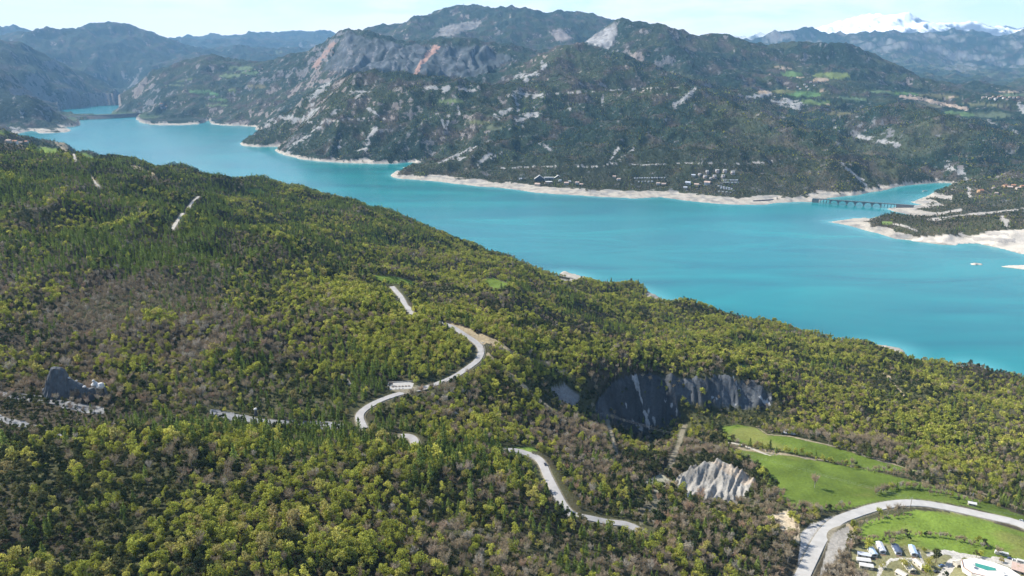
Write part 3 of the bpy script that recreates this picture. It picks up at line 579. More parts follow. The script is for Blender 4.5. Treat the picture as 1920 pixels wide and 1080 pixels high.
# ------------------------------------------------------------------ water
def water_mat():
    m, t, b = new_mat('lake water'); L = t.links; tcn = N(t, 'ShaderNodeTexCoord')
    mp = N(t, 'ShaderNodeMapping'); mp.inputs['Scale'].default_value = (.0016, .005, 1); mp.inputs['Rotation'].default_value = (0, 0, .35); L.new(tcn.outputs['Object'], mp.inputs[0])
    n = N(t, 'ShaderNodeTexNoise', ins={'Scale': 1.0, 'Detail': 5.0, 'Roughness': .55, 'Distortion': .8}); L.new(mp.outputs[0], n.inputs['Vector'])
    cr = N(t, 'ShaderNodeValToRGB'); cr.color_ramp.elements[0].position = .30; cr.color_ramp.elements[0].color = (.0, .110, .128, 1); cr.color_ramp.elements[1].position = .66; cr.color_ramp.elements[1].color = (.002, .178, .178, 1)
    L.new(n.outputs[0], cr.inputs[0])
    sh = N(t, 'ShaderNodeAttribute', attribute_name='shallow')
    mx = N(t, 'ShaderNodeMix', data_type='RGBA'); mx.inputs[7].default_value = (.07, .29, .30, 1); L.new(sh.outputs['Fac'], mx.inputs[0]); L.new(cr.outputs[0], mx.inputs[6])
    L.new(mx.outputs[2], b.inputs['Base Color']); b.inputs['Roughness'].default_value = .22; b.inputs['Specular IOR Level'].default_value = .5; b.inputs['IOR'].default_value = 1.33
    w = N(t, 'ShaderNodeTexNoise', ins={'Scale': .16, 'Detail': 4.0, 'Roughness': .6}); L.new(tcn.outputs['Object'], w.inputs['Vector'])
    bp = N(t, 'ShaderNodeBump', ins={'Strength': .35, 'Distance': .6}); L.new(w.outputs[0], bp.inputs['Height']); L.new(bp.outputs[0], b.inputs['Normal'])
    return m
def build_water():
    nt, nr = 300, 260
    t = np.linspace(math.radians(-50), math.radians(50), nt); r = np.exp(np.linspace(math.log(900), math.log(19000), nr))
    T, R = np.meshgrid(t, r); X = R*np.sin(T); Y = R*np.cos(T)
    s = samp(sd, X, Y); shal = np.clip(1-s/70, 0, 1)**2*.8
    shal = np.where(s > 9e4, 0, shal)
    v = np.stack([X, Y, 0*X], -1).reshape(-1, 3).astype(np.float32)
    i = np.arange(nr-1)[:,None]*nt+np.arange(nt-1)[None]; f = np.stack([i, i+1, i+nt+1, i+nt], -1).reshape(-1, 4)[:, ::-1]
    me = bpy.data.meshes.new('lake'); me.from_pydata(v.tolist(), [], f.tolist())
    a = me.attributes.new('shallow', 'FLOAT', 'POINT'); a.data.foreach_set('value', np.ascontiguousarray(shal.ravel(), np.float32))
    me.materials.append(water_mat()); o = link(bpy.data.objects.new('lake_water', me)); o['kind'] = 'structure'
build_water()
# ------------------------------------------------------------------ roads
def ribbon(name, path, half, mat, lift=0.06, cat=None):
    P_ = path; d = np.gradient(P_[:, :2], axis=0); d /= np.linalg.norm(d, axis=1)[:, None]+1e-9; nrm = np.column_stack([-d[:,1], d[:,0]])
    z = P_[:,2]+lift-0.0
    cols = [-half-.25, -half, -half*.33, half*.33, half, half+.25]; dz = [-.5, 0, .04, .04, 0, -.5]
    v = []
    for c, h in zip(cols, dz): v.append(np.column_stack([P_[:,0]+nrm[:,0]*c, P_[:,1]+nrm[:,1]*c, z+h]))
    v = np.stack(v, 1); n, k = v.shape[:2]
    idx = np.arange(n-1)[:,None]*k+np.arange(k-1)[None]; f = np.stack([idx, idx+1, idx+k+1, idx+k], -1).reshape(-1, 4)[:, ::-1]
    me = bpy.data.meshes.new(name); me.from_pydata(v.reshape(-1, 3).tolist(), [], f.tolist()); me.materials.append(mat)
    o = link(bpy.data.objects.new(name, me)); o['kind'] = 'structure'; return o
ASPH = plain('pale worn asphalt', (.30,.285,.27), .9, .12, .2); ASPB = plain('sun bleached asphalt', (.38,.36,.33), .9, .12, .16); GRAV = plain('pale gravel', (.36,.33,.28), .95, .3, .25)
for k_, (p_, h_) in road_paths.items():
    if k_ in 'gi': continue
    ribbon('road' if k_ in 'abcj' else 'track', p_, h_, (ASPB if k_ == 'c' else ASPH) if k_ in 'abcj' else GRAV, lift=.06 if k_ in 'abcj' else -.1)
# ------------------------------------------------------------------ trees
def leaf_mat(name, cols, rough=.75, trans=.25, twig=False):
    m = bpy.data.materials.new(name); m.use_nodes = True; t = m.node_tree; t.nodes.clear(); L = t.links
    oi = N(t, 'ShaderNodeObjectInfo'); ge = N(t, 'ShaderNodeNewGeometry')
    cr = N(t, 'ShaderNodeValToRGB'); el = cr.color_ramp.elements
    for i, (p, c) in enumerate(cols):
        e_ = el[i] if i < 2 else el.new(p)
        e_.position = p; e_.color = (*c, 1)
    L.new(oi.outputs['Random'], cr.inputs[0])
    r = N(t, 'ShaderNodeMapRange', ins={1: 0.0, 2: 1.0, 3: .62, 4: 1.75}); L.new(ge.outputs['Random Per Island'], r.inputs[0])
    v = N(t, 'ShaderNodeVectorMath', operation='SCALE'); L.new(cr.outputs[0], v.inputs[0]); L.new(r.outputs[0], v.inputs['Scale'])
    d = N(t, 'ShaderNodeBsdfDiffuse', ins={'Roughness': .6}); L.new(v.outputs[0], d.inputs['Color'])
    tr = N(t, 'ShaderNodeBsdfTranslucent'); L.new(v.outputs[0], tr.inputs['Color'])
    mx = N(t, 'ShaderNodeMixShader', ins={0: trans}); L.new(d.outputs[0], mx.inputs[1]); L.new(tr.outputs[0], mx.inputs[2])
    o = N(t, 'ShaderNodeOutputMaterial'); L.new(mx.outputs[0], o.inputs['Surface']); return m
M_PINE = leaf_mat('pine needles', [(0, (.028,.042,.020)), (.5, (.06,.075,.03)), (.8, (.12,.12,.045)), (1, (.17,.16,.065))])
M_LARCH = leaf_mat('fresh larch needles', [(0, (.13,.17,.045)), (.4, (.20,.25,.06)), (.8, (.27,.32,.08)), (1, (.08,.11,.035))], trans=.3)
M_BROAD = leaf_mat('young spring leaves', [(0, (.225,.235,.05)), (.35, (.31,.32,.06)), (.7, (.41,.41,.08)), (.88, (.31,.25,.11)), (1, (.52,.50,.10))], trans=.35)
M_BARE = leaf_mat('bare twigs', [(0, (.22,.17,.11)), (.35, (.28,.22,.14)), (.7, (.33,.26,.16)), (.85, (.38,.34,.27)), (1, (.36,.24,.15))], trans=.15)
M_FAR = {'pine': leaf_mat('distant pine crowns', [(0, (.018,.034,.020)), (.6, (.030,.048,.024)), (1, (.048,.062,.030))], trans=.1)}
M_BARK = plain('bark', (.13,.10,.075), .95, 3, .4); M_PALE = plain('pale bark', (.34,.31,.27), .95, 3, .3)
def limb(V, F, a, b, ra, rb, n=5):
    a = Vector(a); b = Vector(b); d = (b-a).normalized(); s = d.orthogonal().normalized(); u = d.cross(s); i0 = len(V)
    for c, r in ((a, ra), (b, rb)):
        for k in range(n):
            t = 2*math.pi*k/n; V.append(tuple(c+s*r*math.cos(t)+u*r*math.sin(t)))
    for k in range(n): F.append((i0+k, i0+(k+1) % n, i0+n+(k+1) % n, i0+n+k))
def mesh_of(name, V, F, mat, smooth=False):
    me = bpy.data.meshes.new(name); me.from_pydata([tuple(map(float, v)) for v in V], [], F); me.materials.append(mat)
    if smooth: me.polygons.foreach_set('use_smooth', np.ones(len(me.polygons), bool))
    me.update(); return me
def clump(V, F, c, s, R, flat=0.0):
    n = Vector((R.gauss(0,1), R.gauss(0,1), R.gauss(0,1)+flat)).normalized(); a = n.orthogonal().normalized(); b = n.cross(a)
    t = R.uniform(0, 6.28); a, b = a*math.cos(t)+b*math.sin(t), -a*math.sin(t)+b*math.cos(t); i = len(V)
    k = [(-1,-.3), (-.1,-1), (1,-.2), (.5,.9), (-.6,.8)]
    for x, y in k: V.append(tuple(Vector(c)+a*x*s*R.uniform(.6,1.2)+b*y*s*R.uniform(.5,1)))
    F.append((i, i+1, i+2, i+3, i+4))
def tree_mesh(kind, lod, seed):
    """returns (trunk V, F), (crown V, F); height about 9 m"""
    R = random.Random(seed*31+hash(kind) % 1 + {'pine': 1, 'larch': 2, 'broad': 3, 'bare': 4}[kind]*1000); tV, tF, V, F = [], [], [], []
    nl = {0: 1.0, 1: .42, 2: .15}[lod]; ss = {0: 1.0, 1: 1.5, 2: 2.3}[lod]
    if kind == 'larch':
        H = R.uniform(9, 12); W_ = H*R.uniform(.24, .31)
        limb(tV, tF, (0,0,-1), (0,0,H*.97), .17, .03)
        for i in range(int(520*nl)):
            h = H*(.10+.90*R.random()**1.15); w = W_*(1-h/H)**.8*(0.75+.35*math.sin(h*3.1+seed)) + .12; a = R.uniform(0, 6.28); rr = w*R.random()**.45
            clump(V, F, (rr*math.cos(a), rr*math.sin(a), h-rr*.25), .36*ss*R.uniform(.7, 1.3), R, .8)
    elif kind == 'pine':
        H = R.uniform(7, 9.5); limb(tV, tF, (0,0,-1), (R.uniform(-.3,.3), R.uniform(-.3,.3), H*.9), .2, .05)
        lobes = []
        for i in range(R.randint(9, 13)):
            h = H*R.uniform(.30, .97); w = H*.36*(1-max(0, h/H-.45)*1.35); a = R.uniform(0, 6.28); rr = w*R.uniform(.25, .95)
            lobes.append(((rr*math.cos(a), rr*math.sin(a), h), R.uniform(.9, 1.5)))
            if lod == 0: limb(tV, tF, (0, 0, h*.85), (rr*math.cos(a)*.9, rr*math.sin(a)*.9, h), .06, .02, 3)
        for i in range(int(560*nl)):
            c, s = R.choice(lobes); d = Vector((R.gauss(0,1), R.gauss(0,1), R.gauss(0,.7))).normalized()*s*R.random()**.35
            clump(V, F, (c[0]+d.x, c[1]+d.y, c[2]+d.z*.75), .33*ss*R.uniform(.7, 1.35), R, .6)
    elif kind == 'broad':
        H = R.uniform(7, 9.5); limb(tV, tF, (0,0,-1), (0,0,H*.55), .2, .1)
        lobes = []
        for i in range(R.randint(10, 14)):
            a = R.uniform(0, 6.28); h = H*R.uniform(.35, .93); rr = H*.40*R.uniform(.2, 1)*math.sqrt(max(.1, 1-((h/H-.55)/.5)**2))
            lobes.append(((rr*math.cos(a), rr*math.sin(a), h), R.uniform(1.0, 1.7)))
            limb(tV, tF, (0, 0, H*R.uniform(.25, .5)), (rr*math.cos(a)*.9, rr*math.sin(a)*.9, h), .08, .02, 3)
        for i in range(int(620*nl)):
            c, s = R.choice(lobes); d = Vector((R.gauss(0,1), R.gauss(0,1), R.gauss(0,1))).normalized()*s*(.45+.55*R.random()**.5)
            clump(V, F, (c[0]+d.x, c[1]+d.y, c[2]+d.z), .34*ss*R.uniform(.65, 1.35), R, .4)
    else:
        H = R.uniform(7, 9.5); limb(tV, tF, (0,0,-1), (0,0,H*.5), .18, .1)
        tips = []
        for i in range({0: 16, 1: 9, 2: 5}[lod]):
            a = R.uniform(0, 6.28); h = H*R.uniform(.55, 1.0); rr = H*.42*R.uniform(.2, 1)*math.sqrt(max(.08, 1-((h/H-.6)/.55)**2))
            e_ = (rr*math.cos(a), rr*math.sin(a), h); b_ = (0, 0, H*R.uniform(.2, .5)); limb(tV, tF, b_, e_, .075, .02, 3); tips.append((b_, e_))
        for i in range(int(720*nl)):
            b_, e_ = R.choice(tips); t = R.uniform(.35, 1.05); c = Vector(b_).lerp(Vector(e_), t); d = Vector((R.gauss(0,1), R.gauss(0,1), R.gauss(.6,.8))).normalized()
            L_ = R.uniform(.5, 1.25); c = c+Vector((R.gauss(0,.25), R.gauss(0,.25), R.gauss(0,.2))); s = d.orthogonal().normalized()*(.06*ss**1.6); s.rotate(Matrix.Rotation(R.uniform(0, 6.28), 3, d)); i0 = len(V)
            p = [c-s, c+s, c+d*L_+s*.4, c+d*L_-s*.4]; V += [tuple(q) for q in p]; F.append((i0, i0+1, i0+2, i0+3))
    return (tV, tF), (V, F)
KM = {'pine': M_PINE, 'larch': M_LARCH, 'broad': M_BROAD, 'bare': M_BARE}
KINDS_ = ['pine', 'larch', 'broad', 'bare']
protos = {}
for kd in KINDS_:
    protos[kd] = []
    for lod, nv in ((0, 8), (1, 4), (2, 4)):
        for s in range(nv):
            (tV, tF), (V, F) = tree_mesh(kd, lod, s+lod*10)
            tm = mesh_of(kd+'_trunk', tV, tF, M_PALE if kd == 'bare' else M_BARK); cm = mesh_of(kd+'_crown', V, F, KM[kd])
            # joined copy for the mass woods
            jm = bpy.data.meshes.new(kd+'_tree'); n0 = len(tV)
            jm.from_pydata([tuple(map(float, v)) for v in tV+V], [], tF+[tuple(i+n0 for i in f) for f in F])
            jm.materials.append(M_PALE if kd == 'bare' else M_BARK); jm.materials.append(KM[kd])
            mi = np.zeros(len(jm.polygons), np.int32); mi[len(tF):] = 1; jm.polygons.foreach_set('material_index', mi); jm.update()
            protos[kd].append((lod, tm, cm, jm))
# --- where the trees stand
BL = [ (950,572,50,14,(8,0,.2,.5)), (1060,607,60,14,(8,0,.2,.5)), (1150,640,50,11,(7,0,.2,.5)), (1015,745,60,26,(5,0,.3,1.5)), (480,470,160,16,(6,1,.3,.5)), (230,480,120,18,(6,2,.3,.4)), (660,740,50,30,(6,.5,.3,1)), (860,690,30,18,(7,.3,.3,.5)), (1380,650,120,12,(5,.2,.6,.4)), (1680,760,90,22,(5,.2,.5,.8)), # px, py, sx, sy, (pine, larch, broad, bare); this row's dark pines imitate shaded folds
 (120,330,300,50,(3,3.5,.5,1)), (150,420,300,80,(2,8,1.2,.6)), (550,410,250,60,(2.5,4.5,2.0,.7)), (900,470,200,50,(1.6,.8,3,.8)), (1200,560,250,40,(1,.8,3.5,.3)),
 (80,620,200,90,(.5,.5,.6,7)), (350,660,260,80,(.5,.3,.9,7)), (620,690,110,50,(3.2,1.2,.9,1.3)), (480,540,200,40,(1,1.5,3,.7)), (820,650,50,40,(3,.6,1.6,.8)),
 (650,600,150,40,(1,1,2.2,1.6)), (1150,660,230,45,(.2,.3,5,.3)), (1000,560,150,25,(1.6,.4,1.8,1.4)), (1450,620,220,40,(1.3,.7,3.4,.5)), (1550,740,200,45,(1.3,.2,3.4,1.2)),
 (1700,700,200,30,(3,.3,1.4,.6)), (1720,830,220,45,(.7,.3,1.5,3)), (1880,780,120,60,(1.2,.2,2.2,1.6)), (1350,785,130,16,(5,.3,.2,.4)), (180,785,220,22,(7,.3,.1,.3)), (560,800,160,14,(5,1,.2,.5)),
 (400,835,300,26,(.5,5,1.5,.8)), (60,950,190,110,(7,.7,.5,.8)), (420,960,230,70,(2.5,.3,.8,7)), (780,920,200,60,(.4,1.2,2.8,3.4)), (850,1050,320,40,(.6,.3,1.0,6)), (1000,960,100,40,(1.8,.6,1.5,1.5)),
 (250,1065,350,24,(3.5,.5,1.5,.8)), (1080,770,160,50,(1.8,.2,1.1,2)), (1130,880,100,60,(2.4,.4,.6,2.2)), (1300,1030,180,50,(2.4,.3,1.2,2.4)), (850,790,110,35,(.8,.4,2,2)), (1000,860,60,30,(1,.2,1.5,1.5)),
 (700,740,40,30,(3,.4,1,1)), (1230,870,60,30,(2.6,.2,.4,1.4)), (1560,1000,80,60,(.5,.1,1,3))]
def kinds_for(x, y, px, py):
    r = np.hypot(x, y); w = np.zeros((4, len(x))); w[:] = .02
    for bx, by, sx, sy, ws in BL:
        g = np.exp(-((px-bx)/sx)**2-((py-by)/sy)**2)
        for k in range(4): w[k] += g*ws[k]
    fr = sm(2300, 2600, r); rt = sm(1150, 1450, px)
    w[3] *= .62
    far_w = [4.6-1.0*rt, .12+0*rt, .015+.07*rt, .30+.75*rt]
    for k in range(4): w[k] = w[k]*(1-fr)+far_w[k]*fr
    for k in range(4): w[k] *= np.exp(2.2*fbm(x, y, 80, 3, 300+k*7)*(1-.3*fr)+2.0*fbm(x, y, 300, 2, 340+k*7))
    c = np.cumsum(w/w.sum(0), 0); u = rng.random(len(x)); return (u[None] > c).sum(0).clip(0, 3)
def scatter(rmin, rmax, sp, half=43):
    xm = rmax*math.sin(math.radians(half)); gx = np.arange(-xm, xm, sp); gy = np.arange(rmin*math.cos(math.radians(half)), rmax, sp)
    X, Y = np.meshgrid(gx, gy); X = X+(np.arange(len(gy)) % 2)[:,None]*sp*.5; X = (X+rng.uniform(-.45, .45, X.shape)*sp).ravel(); Y = (Y+rng.uniform(-.45, .45, Y.shape)*sp).ravel()
    r = np.hypot(X, Y); a = np.abs(np.degrees(np.arctan2(X, Y))); k = (r >= rmin) & (r < rmax) & (a < half); return X[k], Y[k]
sets = []
for rmin, rmax, sp in ((180, 620, 4.7), (620, 950, 4.7), (950, 2500, 5.5), (2400, 3800, 8.5), (3800, 6000, 11.5)):
    X, Y = scatter(rmin, rmax, sp); f = samp(forest, X, Y); k = rng.random(len(X)) < f*1.02-.02*0
    k &= f > .12; X, Y = X[k], Y[k]; z = samp(Z, X, Y); px, py = project(X, Y, z)
    k = (px > -420) & (px < 2340) & (py < 1500); sets.append(np.column_stack([X, Y, z, px, py])[k])
hedges = []
for pts, hk, hs, sp_ in [([(1497,954),(1540,955),(1590,951)],3,.6,2.2),([(1640,928),(1670,918),(1700,914),(1740,920),(1770,926)],3,.75,2.0),([(1745,928),(1800,936),(1832,944)],3,.6,2.6),([(1622,984),(1660,974),(1700,967)],3,.45,3.0),([(1622,1016),(1660,1010),(1700,1004),(1750,1006),(1800,1014),(1850,1030)],3,.55,2.0),
    ([(1385,838),(1450,849),(1560,868),(1650,886),(1740,908)],3,.4,3.2),([(1445,808),(1462,813),(1480,816)],3,.8,2.2),([(1740,905),(1800,925),(1870,950)],3,.5,2.6),([(1560,838),(1650,862),(1740,884)],3,.45,2.6)]:
    w_ = [hit(*p_) for p_ in pts]; w_ = [(a[0], a[1]) for a in w_ if a]
    for x_, y_ in resamp(w_, sp_):
        x_ += rng.normal()*1.2; y_ += rng.normal()*1.2; z_ = float(samp(Z, x_, y_)); a, b = project(np.float64(x_), np.float64(y_), np.float64(z_)); hedges.append((x_, y_, z_, a, b, hk, hs))
hedges = np.array(hedges)
T = np.concatenate(sets); ok = T[:,2] > .5; T = T[ok]
r = np.hypot(T[:,0], T[:,1])
# leave out what no sight line reaches (behind the ridges), judged from above the drone so that a step aside stays whole
vis = np.ones(len(T), bool)
for s in np.linspace(.12, .96, 30):
    g = samp(Z, T[:,0]*s, T[:,1]*s); ln = (CAM_Z+60)*(1-s)+(T[:,2]+14)*s; vis &= g < ln+4
for bx_, by_, sx_, sy_ in ((1072,518,26,12),(1660,654,32,9),(1830,690,32,10)): vis &= ~((((T[:,3]-bx_)/sx_)**2+((T[:,4]-by_)/sy_)**2 < 1) & (T[:,2] < 14))
T = T[vis]; r = r[vis]
kd = kinds_for(T[:,0], T[:,1], T[:,3], T[:,4]); n = len(T)
scl = np.clip(np.exp(rng.normal(-.17, .26, n)), .38, 1.5)*(1+.25*fbm(T[:,0], T[:,1], 90, 2, 410))*np.where(r > 2300, 1.0, 1.0)*np.choose(kd, [.85, .95, .95, .95])*np.where(r < 620, .98, .92)
small = np.exp(-((T[:,3]-200)/260)**2-((T[:,4]-788)/22)**2)+np.exp(-((T[:,3]-1350)/130)**2-((T[:,4]-785)/16)**2); scl *= (1-.38*np.clip(small, 0, 1))
scl *= np.where(r > 3800, 1.25, 1.0)
hk_ = np.where(rng.random(len(hedges)) < .25, rng.integers(0, 4, len(hedges)), hedges[:,5]).astype(int)
T = np.concatenate([T, hedges[:, :5]]); kd = np.concatenate([kd, hk_]); scl = np.concatenate([scl, hedges[:,6]*rng.uniform(.7, 1.2, len(hedges))]); n = len(T); r = np.hypot(T[:,0], T[:,1])
rot = rng.uniform(0, 6.283, n)
lod = np.where(r < 800, 0, np.where(r < 2300, 1, 2)); var = np.where(lod == 0, rng.integers(0, 8, n), np.where(lod == 1, 8+rng.integers(0, 4, n), 12+rng.integers(0, 4, n)))
print('TREES', n, [int((kd == k).sum()) for k in range(4)])
TREE_NAME = ['pine_tree', 'larch_tree', 'broadleaf_tree', 'bare_tree']
TREE_LAB = ['rounded dark green pine', 'slim fresh green larch', 'yellow green broadleaf tree', 'leafless brown tree']
MASS = ['pine_forest', 'larch_forest', 'broadleaf_forest', 'bare_forest']
MASS_LAB = ['dark pine woods covering the slopes on both shores of the lake', 'fresh green larch woods on the near slopes', 'yellow green broadleaf woods spread over the near slopes', 'brown leafless woods on the near and far slopes']
PLACES = [((30, 700), 'on the brown slope above the rock fin'), ((250, 790), 'in the strip just below the rock fin'), ((560, 830), 'along the grey ridge left of the parking lay-by'), ((120, 960), 'on the near slope at the lower left'), ((480, 970), 'on the near slope left of the middle'),
 ((800, 930), 'on the near slope left of the lower road bend'), ((900, 1060), 'at the bottom edge below the lower road bend'), ((300, 1065), 'at the bottom edge of the near left slope'), ((850, 780), 'between the upper and the lower road bend'), ((1100, 870), 'in the gully between the road and the grey badland'),
 ((1250, 1030), 'below the lower road, left of the big curve'), ((1430, 990), 'between the grey badland and the big road curve'), ((1400, 790), 'between the dark cliff and the meadow'), ((1560, 1010), 'on the bank inside the big road curve'), ((1750, 840), 'behind the meadow'), ((640, 700), 'on the slope above the parking lay-by'), ((1010, 740), 'on the slope left of the dark cliff'), ((300, 650), 'on the slope behind the stone pillars'), ((1850, 1050), 'around the camp site')]
single = np.zeros(n, bool)
inf = (T[:,3] > -5) & (T[:,3] < 1925) & (T[:,4] > 0) & (T[:,4] < 1092)
v2 = np.ones(n, bool)
for s in np.linspace(.3, .97, 40): v2 &= samp(Z, T[:,0]*s, T[:,1]*s) < CAM_Z*(1-s)+(T[:,2]+5*scl)*s
for k in range(4):
    c = np.nonzero((kd == k) & inf & v2)[0]; c = c[np.argsort(r[c]/scl[c])][:300]; single[c] = True
    for i in c:
        _, tm, cm, _ = protos[KINDS_[k]][var[i]]
        e_ = link(bpy.data.objects.new(TREE_NAME[k], None)); e_.location = T[i,:3]; e_.rotation_euler = (0, 0, rot[i]); s = scl[i]; e_.scale = (s, s, s)
        e_.empty_display_size = .1
        pl = min(PLACES, key=lambda p: (p[0][0]-T[i,3])**2+(2.2*(p[0][1]-T[i,4]))**2)[1]
        sz = 'tall ' if s > 1.12 else ('small ' if s < .8 else 'middling '); e_['label'] = (sz+TREE_LAB[k].replace('yellow green', 'green')+' '+pl); e_['category'] = 'tree'; e_['group'] = sz+['pine', 'larch', 'broadleaf', 'bare'][k]+' trees '+pl
        link(bpy.data.objects.new('trunk', tm), e_); link(bpy.data.objects.new('crown', cm), e_)
def scatter_nodes(name, coll):
    ng = bpy.data.node_groups.new(name, 'GeometryNodeTree'); ng.interface.new_socket('Geometry', in_out='INPUT', socket_type='NodeSocketGeometry'); ng.interface.new_socket('Geometry', in_out='OUTPUT', socket_type='NodeSocketGeometry')
    gi_ = ng.nodes.new('NodeGroupInput'); go = ng.nodes.new('NodeGroupOutput'); L = ng.links
    ip = ng.nodes.new('GeometryNodeInstanceOnPoints'); ci = ng.nodes.new('GeometryNodeCollectionInfo'); ci.inputs['Collection'].default_value = coll; ci.inputs['Separate Children'].default_value = True; ci.inputs['Reset Children'].default_value = True
    def at(nm, ty):
        a = ng.nodes.new('GeometryNodeInputNamedAttribute'); a.data_type = ty; a.inputs['Name'].default_value = nm; return a
    ai = at('pick', 'INT'); ar = at('spin', 'FLOAT_VECTOR'); as_ = at('size', 'FLOAT_VECTOR')
    L.new(gi_.outputs[0], ip.inputs['Points']); L.new(ci.outputs[0], ip.inputs['Instance']); ip.inputs['Pick Instance'].default_value = True
    L.new(ai.outputs['Attribute'], ip.inputs['Instance Index']); L.new(ar.outputs['Attribute'], ip.inputs['Rotation']); L.new(as_.outputs['Attribute'], ip.inputs['Scale'])
    L.new(ip.outputs[0], go.inputs[0]); return ng
for k in range(4):
    coll = bpy.data.collections.new('tree shapes '+KINDS_[k])
    for j, (_, tm, cm, jm) in enumerate(protos[KINDS_[k]]): coll.objects.link(bpy.data.objects.new('%s shape %02d' % (KINDS_[k], j), jm))
    c = np.nonzero((kd == k) & ~single)[0]; m_ = len(c)
    me = bpy.data.meshes.new(MASS[k]); me.vertices.add(m_); me.vertices.foreach_set('co', T[c,:3].astype(np.float32).ravel())
    a = me.attributes.new('pick', 'INT', 'POINT'); a.data.foreach_set('value', var[c].astype(np.int32))
    a = me.attributes.new('spin', 'FLOAT_VECTOR', 'POINT'); v = np.zeros((m_, 3), np.float32); v[:,2] = rot[c]; a.data.foreach_set('vector', v.ravel())
    a = me.attributes.new('size', 'FLOAT_VECTOR', 'POINT'); v = np.repeat(scl[c][:,None], 3, 1).astype(np.float32); a.data.foreach_set('vector', v.ravel())
    me.update(); o = link(bpy.data.objects.new(MASS[k], me)); o['kind'] = 'stuff'; o['label'] = MASS_LAB[k]; o['category'] = 'forest'
    md = o.modifiers.new('woods', 'NODES'); md.node_group = scatter_nodes(MASS[k], coll)
# ------------------------------------------------------------------ builders
class MB:
    def __init__(s): s.V = []; s.F = []
    def box(s, x0, x1, y0, y1, z0, z1):
        i = len(s.V); s.V += [(x0,y0,z0),(x1,y0,z0),(x1,y1,z0),(x0,y1,z0),(x0,y0,z1),(x1,y0,z1),(x1,y1,z1),(x0,y1,z1)]
        s.F += [(i,i+3,i+2,i+1),(i+4,i+5,i+6,i+7),(i,i+1,i+5,i+4),(i+1,i+2,i+6,i+5),(i+2,i+3,i+7,i+6),(i+3,i,i+4,i+7)]; return s
    def prism(s, poly, z0, z1):
        n = len(poly); i = len(s.V); s.V += [(x, y, z0) for x, y in poly]+[(x, y, z1) for x, y in poly]
        s.F.append(tuple(range(i+n-1, i-1, -1))); s.F.append(tuple(range(i+n, i+2*n)))
        for k in range(n): s.F.append((i+k, i+(k+1) % n, i+n+(k+1) % n, i+n+k))
        return s
    def gable(s, x0, x1, y0, y1, z0, z1, over=.35, thick=.18):
        """pitched roof, ridge along x"""
        ym = (y0+y1)/2; i = len(s.V); a = over
        for zo in (0, thick): s.V += [(x0-a,y0-a,z0-a*.5+zo),(x1+a,y0-a,z0-a*.5+zo),(x1+a,ym,z1+zo),(x0-a,ym,z1+zo),(x1+a,y1+a,z0-a*.5+zo),(x0-a,y1+a,z0-a*.5+zo)]
        s.F += [(i,i+3,i+2,i+1),(i+3,i+5,i+4,i+2),(i+6,i+7,i+8,i+9),(i+9,i+8,i+10,i+11),(i,i+1,i+7,i+6),(i+5,i+11,i+10,i+4),(i+1,i+2,i+8,i+7),(i+2,i+4,i+10,i+8),(i+3,i,i+6,i+9),(i+5,i+3,i+9,i+11)]; return s
    def walls(s, x0, x1, y0, y1, z0, z1, zr):
        """walls with gable ends at both x ends"""
        ym = (y0+y1)/2; i = len(s.V); s.V += [(x0,y0,z0),(x1,y0,z0),(x1,y1,z0),(x0,y1,z0),(x0,y0,z1),(x1,y0,z1),(x1,y1,z1),(x0,y1,z1),(x0,ym,zr),(x1,ym,zr)]
        s.F += [(i,i+3,i+2,i+1),(i,i+1,i+5,i+4),(i+2,i+3,i+7,i+6),(i+1,i+2,i+6,i+9,i+5),(i+3,i,i+4,i+8,i+7),(i+4,i+5,i+9,i+8),(i+7,i+8,i+9,i+6)]; return s
    def tube(s, a, b, ra, rb=None, n=8, cap=True):
        i = len(s.V); limb(s.V, s.F, a, b, ra, ra if rb is None else rb, n)
        if cap: s.F.append(tuple(range(i+n-1, i-1, -1))); s.F.append(tuple(range(i+n, i+2*n)))
        return s
    def make(s, name, mat, parent=None, smooth=False):
        me = bpy.data.meshes.new(name); me.from_pydata([tuple(map(float, v)) for v in s.V], [], s.F); me.materials.append(mat)
        if smooth: me.polygons.foreach_set('use_smooth', np.ones(len(me.polygons), bool))
        me.update(); return link(bpy.data.objects.new(name, me), parent)
def thing(name, label, cat, loc, rz=0, group=None):
    o = link(bpy.data.objects.new(name, None)); o.location = loc; o.rotation_euler = (0, 0, rz); o['label'] = label; o['category'] = cat; o.empty_display_size = .1
    if group: o['group'] = group
    return o
def tagm(o, label, cat, group=None):
    o['label'] = label; o['category'] = cat
    if group: o['group'] = group
    return o
def copy_tree(root, loc, rz, label, group=None, sc=None):
    def cp(o, par):
        c = o.copy(); COL.objects.link(c); c.parent = par
        for ch in [x for x in o.children]: cp(ch, c)
        return c
    c = cp(root, None); c.location = loc; c.rotation_euler = (0, 0, rz); c['label'] = label
    if group: c['group'] = group
    if sc: c.scale = sc
    return c
def gz(x, y): return float(samp(Z, x, y))
WHITE = plain('white render', (.50,.485,.455), .8, 1.0, .12); CREAM = plain('cream render', (.42,.36,.29), .85, .8, .15); PINKW = plain('pinkish render', (.46,.38,.34), .85, .8, .15)
TILE = plain('clay tile', (.36,.17,.10), .85, 1.2, .3); TILEP = plain('pale tile', (.45,.33,.27), .85, 1.2, .25); SLATE = plain('dark slate', (.07,.08,.10), .6, 1.2, .3); ZINC = plain('pale metal sheet', (.40,.42,.45), .45, .8, .12, .5)
GLASS = plain('dark glass', (.02,.035,.05), .15, 1, .2, .5); STONE = plain('grey stone', (.30,.29,.27), .9, .6, .3); STONEB = plain('blue grey masonry', (.16,.17,.17), .9, .25, .3); WOOD = plain('weathered timber', (.17,.12,.08), .85, 2, .35)
